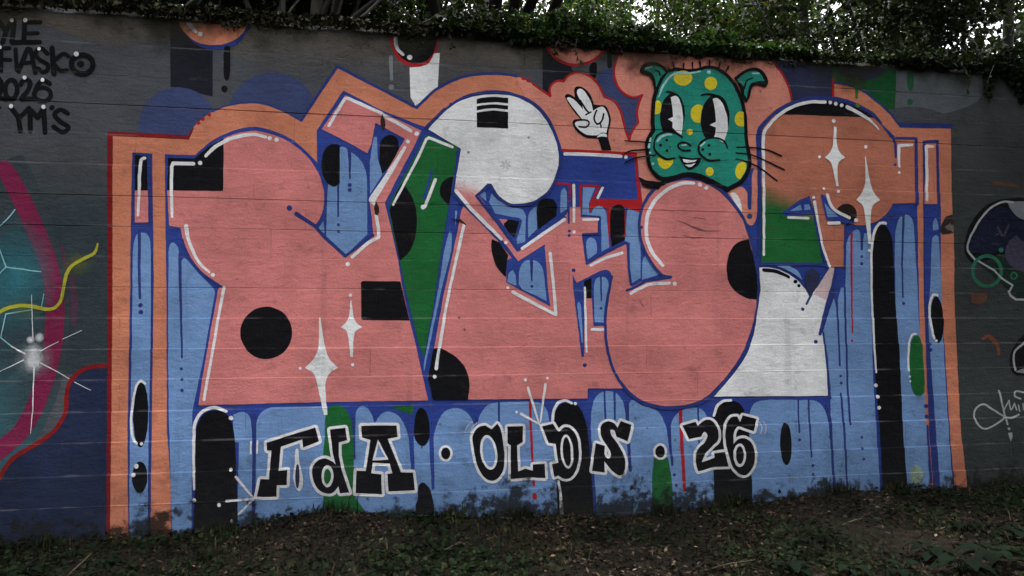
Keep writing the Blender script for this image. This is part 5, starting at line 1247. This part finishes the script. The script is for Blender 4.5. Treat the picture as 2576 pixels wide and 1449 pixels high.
# trees added out of view to shade the wall ends and the ground
def shade_tree(label, x, y, crown_r, crown_z, n, seed, squash=1.0, dy=0.0, dx=0.0):
    r = np.random.default_rng(seed)
    t = thing('tree', label, 'tree', (x, y, 0), 'added shade trees around the clearing')
    z0 = gz(x, y)
    tubes('trunk', [([(0, 0, z0 - .2), (0.04, 0.02, 1.2), (-0.05, 0.05, 2.6), (0.05, 0.0, 4.2), (0, 0, crown_z + 1)], [.24, .17, .15, .12, .05])], M['bark_dark'], t, 10)
    cents = []
    for i in range(44):
        v = r.normal(0, 1, 3); v /= np.linalg.norm(v)
        c = np.array([dx, dy, crown_z]) + v * crown_r * r.uniform(.2, 1) ** .6 * np.array([1, squash, .8])
        cents.append((*c, r.uniform(.4, .7), r.uniform(.6, 1.4)))
    for i in range(6):
        c = cents[i * 7]
        tubes('branch', [([(0, 0, 2.4 + .3 * i), (c[0] * .5, c[1] * .5, (c[2] + 3.2 + .2 * i) / 2), tuple(c[:3])], [.07, .05, .015])], M['bark_dark'], t, 6)
    link('crown', leaves_mesh('crown', clump_points(cents, n * 1.25 / 44, r), 0.125, 0.7, 0.62, seed, 0.2, 0.25), M['leaf_dark'], t)
shade_tree('low bushy tree beyond the right edge, added to shade the wall', 6.5, -3.2, 2.4, 3.2, 26000, 61)
shade_tree('broad dark tree beyond the right edge, added to shade the wall', 6.4, -6.4, 3.4, 4.6, 34000, 63)
shade_tree('tall dark tree far to the right, added to shade the wall', 4.4, -10.5, 2.8, 4.8, 16000, 65)
shade_tree('dark tree beyond the left edge, added to shade the wall', -5.2, -3.2, 2.0, 4.2, 12000, 62)
shade_tree('overhanging tree added behind the wall, crown shading the right end of the clearing', 7.9, 1.5, 3.3, 7.4, 24000, 66, 1.0, -2.6, -1.9)
shade_tree('overhanging tree added behind the wall, crown shading the middle of the clearing', 1.2, 3.4, 3.0, 7.6, 13000, 67, 1.0, -4.6)
shade_tree('overhanging tree added behind the wall, crown shading the left end of the clearing', -3.6, 0.9, 2.9, 7.4, 13000, 68, 1.0, -2.2)
# bare stems leaning over the wall top
def stem(label, pxs, y, w, mat, name='bare_stem'):
    pts = [at_depth(px, py, y) for px, py in pxs]
    g = pts[0]
    d = (pts[0] - pts[1]).normalized()
    foot = Vector((pts[0].x + d.x * 0.25, pts[0].y + 0.1, Z_TOP - 0.75))
    t = thing(name, label, 'stem', tuple(foot), None)
    P_ = [tuple(q - foot) for q in [foot] + pts + [pts[-1] + (pts[-1] - pts[-2]) * 1.5]]
    r0 = w / FPX * (g - CAM).length / 2
    tubes('stem', [(P_, [r0 * 1.1] + [r0 * (1 - 0.12 * i) for i in range(len(pts))] + [r0 * 0.4])], mat, t, 7)
    return t
stem('lower of two parallel bare stems slanting up right of the pale trunks', [(868, 75), (920, 35), (960, -4)], 0.75, 9, M['bark_pale'])
stem('upper of two parallel bare stems slanting up right of the pale trunks', [(850, 72), (905, 30), (950, -6)], 0.85, 12, M['bark_dark'])
stem('thin bare stem slanting right, left of the thick pale trunk', [(712, 52), (735, 20), (755, -4)], 0.8, 6, M['bark_pale'])
stem('thin upright bare stem between the far left trunks', [(700, 52), (703, 20), (708, -4)], 0.9, 5, M['bark_dark'])
stem('thin stem slanting up over the dark moss near the orange ball', [(445, 30), (470, 12), (490, -4)], 0.7, 6, M['bark_pale'])
stem('long thin stem slanting up beside the orange ball', [(475, 32), (500, 10), (512, -4)], 0.75, 5, M['bark_dark'])
stem('thin twig arching left to right above the black ball', [(985, 78), (1030, 70), (1090, 45), (1140, 35)], 0.35, 3.2, M['bark_pale'])
stem('short twig crossing above the white block', [(1075, 77), (1095, 60), (1120, 44), (1160, 36)], 0.4, 3, M['bark_pale'])

# ivy and hedge growth along the wall top: one mass of leaves per plant
def ivy(label, x0, x1, y0, y1, top, hang, n, seed, mat='ivy', name='ivy_plant', size=0.042):
    """leaves between wall positions x0..x1, rising to `top` above the wall and hanging `hang` over its face"""
    r = np.random.default_rng(seed)
    xm = (x0 + x1) / 2
    t = thing(name, label, 'ivy', (xm, 0.15, Z_TOP), 'growth along the wall top')
    pts = []
    while len(pts) < n:
        x = r.uniform(x0, x1); f = r.uniform()
        env = 0.55 + 0.45 * noise.noise(Vector((x * 1.9, seed, 0))) + 0.35 * noise.noise(Vector((x * 6.0, seed, 3)))
        if f < 0.72:
            z = Z_TOP + top * max(0.05, env) * r.uniform(0, 1) ** 0.8; y = r.uniform(y0, y1)
            if noise.noise(Vector((x * 3.2, y * 3.2, z * 3.2 + seed))) < -0.22: continue
        else:
            hh = (hang + 0.03) * max(0.0, 0.12 + 1.9 * noise.noise(Vector((x * 2.3, seed, 7))) + 0.5 * noise.noise(Vector((x * 9.0, seed, 9))))
            z = Z_TOP + 0.05 - (hh + 0.05) * r.uniform(0, 1); y = r.uniform(-0.07, -0.015)
        pts.append((x - xm, y - 0.15, z - Z_TOP))
    link('foliage', leaves_mesh('foliage', pts, size, 0.6, 0.75, seed, 0.2, 0.5), M[mat], t)
    specs = []
    for k in range(4):
        xa = r.uniform(x0, x1) - xm
        specs.append(([(xa, 0.05, 0.0), (xa + r.uniform(-.2, .2), 0.0, top * 0.35), (xa + r.uniform(-.4, .4), -0.05, top * 0.75)], [0.008, 0.006, 0.003]))
    for sp_ in specs: tubes('stem', [sp_], M['bark_dark'], t, 5)
    return t
wx = lambda px: at_wall(px, 110)[0]
ivy('dry ivy with sparse leaves on the wall top beside the black ball', wx(1090), wx(1300), 0.0, 0.5, 0.34, 0.03, 2600, 31, 'leaf_dark')
ivy('green ivy mound on the wall top above the grey gap', wx(1280), wx(1480), 0.0, 0.6, 0.42, 0.015, 4600, 32)
ivy('green ivy mound on the wall top left of the cat', wx(1460), wx(1650), 0.0, 0.6, 0.40, 0.02, 4600, 33)
ivy('green ivy mound directly above the cat ears', wx(1630), wx(1850), 0.0, 0.6, 0.36, 0.02, 4600, 34)
ivy('dark green ivy mound right of the cat above the slate blue field', wx(1830), wx(2040), 0.0, 0.6, 0.26, 0.012, 3600, 35)
ivy('thin dark ivy fringe above the midnight blue half disc', wx(2030), wx(2260), 0.0, 0.6, 0.10, 0.01, 1200, 36, 'leaf_dark')
ivy('dark ivy hanging over the pale panel at the top right', wx(2240), wx(2480), -0.03, 0.6, 0.28, 0.10, 3400, 37, 'leaf_dark')
ivy('dark ivy sprawling down the wall at the far right edge', wx(2470), wx(2760), -0.06, 0.6, 0.35, 0.42, 5200, 38, 'leaf_dark')
ivy('low dark creeper on the wall top at the far left', wx(-250), wx(270), 0.08, 0.5, 0.10, 0.0, 2600, 39, 'moss')
ivy('low dark creeper on the wall top beside the orange ball', wx(250), wx(660), 0.05, 0.5, 0.09, 0.01, 2600, 40, 'moss')
ivy('low dark creeper on the wall top below the pale trunks', wx(640), wx(1100), 0.05, 0.5, 0.06, 0.01, 2400, 41, 'moss')
ivy('dry brown tuft hanging over the peach cloud left of the cat', wx(1425), wx(1560), -0.05, 0.05, 0.04, 0.12, 900, 42, 'dry', 'dry_tuft', 0.03)
ivy('dry brown tuft hanging over the peach ball', wx(1370), wx(1440), -0.05, 0.05, 0.03, 0.09, 500, 43, 'dry', 'dry_tuft', 0.03)
ivy('dry brown tuft hanging on the orange ball', wx(500), wx(620), -0.05, 0.05, 0.03, 0.10, 500, 44, 'moss', 'dry_tuft', 0.025)
ivy('dry roots hanging over the grey concrete right of the white block', wx(1130), wx(1270), -0.05, 0.05, 0.03, 0.10, 450, 45, 'dry', 'dry_tuft', 0.025)
def sprig(label, pxs, y, n, seed, leaf=0.05):
    pts = [at_depth(px, py, y) for px, py in pxs]
    t = thing('hanging_sprig', label, 'sprig', tuple(pts[0]), 'sprigs hanging over the wall top')
    rel = [tuple(p - pts[0]) for p in pts]
    tubes('stem', [(rel, [0.004 - 0.0025 * i / (len(rel) - 1) for i in range(len(rel))])], M['bark_dark'], t, 5)
    r = np.random.default_rng(seed)
    for k in range(n):
        f = (0.25 + 0.75 * k / n) * (len(rel) - 1); i = min(int(f), len(rel) - 2); f -= i
        q = tuple(a * (1 - f) + b * f for a, b in zip(rel[i], rel[i + 1]))
        me = leaves_mesh('leaf', [q], leaf * r.uniform(.7, 1.2), 0.5, 0.55, seed * 40 + k, 0.2, 0.5)
        link('leaf', me, M['ivy'], t)
sprig('leafy sprig hanging over the peach ball left of the cat', [(1452, 96), (1446, 125), (1455, 150), (1478, 160)], -0.10, 11, 3)
sprig('leafy sprig hanging over the black block beside the peach ball', [(1405, 100), (1392, 128), (1384, 152)], -0.09, 8, 4)
sprig('dark sprig hanging over the pale panel at the top right', [(2420, 160), (2440, 200), (2432, 240)], -0.09, 10, 5)
sprig('drooping sprig at the far right end of the wall top', [(2500, 165), (2480, 215), (2492, 262)], -0.12, 12, 6)
sprig('short sprig hanging beside the black ball', [(1128, 88), (1140, 106), (1136, 124)], -0.09, 7, 7, 0.04)
sprig('small sprig hanging above the slate blue field', [(1990, 145), (2002, 165), (1996, 182)], -0.09, 6, 8, 0.04)
# moss cushion along the arris, part of the wall
mp_ = []
r_ = np.random.default_rng(77)
for _ in range(9000):
    x = r_.uniform(-5.5, 9.0)
    m = 0.5 + noise.noise(Vector((x * 2.1, 0.3, 0))) + 0.5 * noise.noise(Vector((x * 8.0, 0.9, 0)))
    if r_.uniform() > m: continue
    f = r_.uniform()
    mp_.append((x, r_.uniform(-0.02, 0.2) if f < .6 else -0.018, Z_TOP + (r_.uniform(-0.02, 0.03 + 0.03 * m) if f < .6 else -r_.uniform(0, 0.10) * m)))
link('moss', leaves_mesh('moss', mp_, 0.022, 0.9, 0.6, 78), M['moss'], wall, kind='stuff')

# ------------------------------------------------------------------ plants, twigs and loose leaves on the soil
def weed(label, px, n, size, seed, mat='cover', name='broadleaf_weed'):
    p = at_ground(*px, 0.0); p.z = gz(p.x, p.y)
    r = random.Random(seed)
    t = thing(name, label, 'weed', tuple(p), 'weeds at the foot of the wall')
    for k in range(n):
        a = 2 * math.pi * k / n + r.uniform(-.4, .4); l = size * r.uniform(0.7, 1.25); out = size * r.uniform(0.25, 0.9); hgt = size * r.uniform(0.35, 1.0)
        dx, dy = math.cos(a), math.sin(a)
        bx, by, bz = dx * out * .6, dy * out * .6, hgt
        V, F = [], []
        for i in range(6):
            f = i / 5
            w = l * 0.36 * math.sin(math.pi * min(1, f * 0.93 + 0.07)) ** 0.8
            cx, cy, cz = bx + dx * l * f, by + dy * l * f, bz + l * (0.25 * f - 0.55 * f * f)
            V += [(cx - dy * w, cy + dx * w, cz + w * .25), (cx, cy, cz), (cx + dy * w, cy - dx * w, cz + w * .25)]
        for i in range(5):
            a_ = i * 3
            F += [(a_, a_ + 1, a_ + 4, a_ + 3), (a_ + 1, a_ + 2, a_ + 5, a_ + 4)]
        me = bpy.data.meshes.new('leaf'); me.from_pydata(V, [], F); me.update()
        for q in me.polygons: q.use_smooth = True
        link('leaf', me, M[mat], t)
        tubes('stalk', [([(0, 0, -.02), (bx * .5, by * .5, bz * .7), (bx, by, bz)], [0.003, 0.0025, 0.002])], M[mat], t, 4)
    return t
M['weed'] = leaf_mat('weed_leaves', [(0.0, (0.0035, 0.008, 0.004)), (1.0, (0.007, 0.014, 0.0065))], 0.8, 0.2, 0.06)
for i, (lab, px, n, s) in enumerate([
    ('broad leaved weed at the bottom edge right of centre, left of its neighbour', (1985, 1425), 7, 0.085), ('small broad leaved weed close to the bottom edge below the black column', (2140, 1440), 7, 0.08),
    ('large leaved weed in the bottom right corner', (2500, 1425), 9, 0.13), ('dark weed half way up the right edge of the soil', (2430, 1340), 8, 0.09), ('low weed between the two right hand weeds', (2340, 1410), 8, 0.10),
    ('dark weed on the right edge above the corner plant', (2545, 1350), 8, 0.10), ('small weed at the foot of the wall under the letter d', (860, 1282), 7, 0.05), ('small weed in the grass near the lower left edge', (60, 1420), 8, 0.07),
    ('small weed below the red border line', (270, 1400), 7, 0.06), ('tiny weed left of the black blob', (1010, 1300), 6, 0.05),
    ('tall weed with wide leaves in front of the corner plant', (2420, 1446), 9, 0.12), ('broad weed at the bottom edge between black column and right slot', (2270, 1446), 8, 0.10), ('weed low at the left edge of the soil', (20, 1445), 8, 0.08), ('bushy weed against the dark right end of the wall', (2475, 1222), 10, 0.07), ('weed on the bottom edge under the wide black pillar', (520, 1442), 7, 0.06)]):
    weed(lab, px, n, s, 100 + i, 'weed')
# tufts of grass at the foot of the wall
for i, (lab, px) in enumerate([('tuft of grass at the foot of the wide black pillar', (560, 1345)), ('tuft of grass on the mound below the green pillar', (830, 1292)), ('tuft of grass beside the black blob', (1130, 1302)), ('tuft of grass under the pillar behind the digits', (1830, 1268)),
        ('dry tuft of grass right of the drips at the foot of the wall', (2105, 1245)), ('tuft of grass at the foot of the tall black column', (2240, 1240)), ('bushy tuft of grass at the far right foot of the wall', (2500, 1225)), ('tuft of grass below the navy field', (150, 1372)), ('tuft of grass below the letter L', (1300, 1304)), ('tuft of grass below the green wedge', (1660, 1290))]):
    p = at_wall(*px); x = p[0]; y = -0.09
    r = np.random.default_rng(200 + i)
    t = thing('grass_tuft', lab, 'grass tuft', (x, y, gz(x, y)), 'grass tufts along the foot of the wall')
    pts = [(r.normal(0, 0.07), min(0.05, r.normal(0, 0.035)), 0.0) for _ in range(110)]
    link('blades', blades('blades', pts, 0.13, 300 + i, 0.7), M['grass'], t, kind='stuff')
# pale loose leaves that stand out of the litter
M['pale_leaf'] = leaf_mat('pale_dry_leaf', [(0, (0.12, 0.09, 0.06)), (0.5, (0.20, 0.165, 0.12)), (1, (0.17, 0.09, 0.05))], 0.8, 0.0)
pts = [(x, y, gz(x, y) + 0.024) for x, y in scatter(85, -3.6, 6.2, -1.7, -0.1, d_litter, 55)]
link('fallen_leaves', leaves_mesh('fallen_leaves', pts, 0.030, 0.35, 0.6, 56), M['pale_leaf'], kind='stuff')
for i, (lab, a, b) in enumerate([('twig leaning up at the foot of the wall near the lower left', (150, 1440), (245, 1372)), ('pale twig lying left of the large leaved weed', (2120, 1336), (2175, 1322)), ('twig propped on the mound left of the black blob', (990, 1292), (1030, 1272)),
        ('thin twig lying below the caption digits', (1770, 1405), (1900, 1398)), ('thin twig lying near the bottom centre', (1100, 1395), (1165, 1375)), ('short pale twig below the green wedge', (1630, 1368), (1642, 1384))]):
    A = at_ground(*a); B = at_ground(*b) if i != 2 else None
    A.z = gz(A.x, A.y) + 0.02
    if B is None or B.y > -0.03:
        q = at_wall(*b); B = Vector((q[0], -0.05, q[1]))
    else: B.z = gz(B.x, B.y) + 0.035
    t = thing('twig', lab, 'twig', tuple(A), 'twigs on the soil')
    d = B - A
    tubes('stick', [([(0, 0, 0), tuple(d * .5 + Vector((0.01, 0.0, 0.012))), tuple(d)], [0.005, 0.004, 0.002])], M['twig'], t, 5)
    tubes('side_shoot', [([tuple(d * .55), tuple(d * .75 + Vector((0.02, -0.02, 0.03)))], [0.0025, 0.0012])], M['twig'], t, 4)
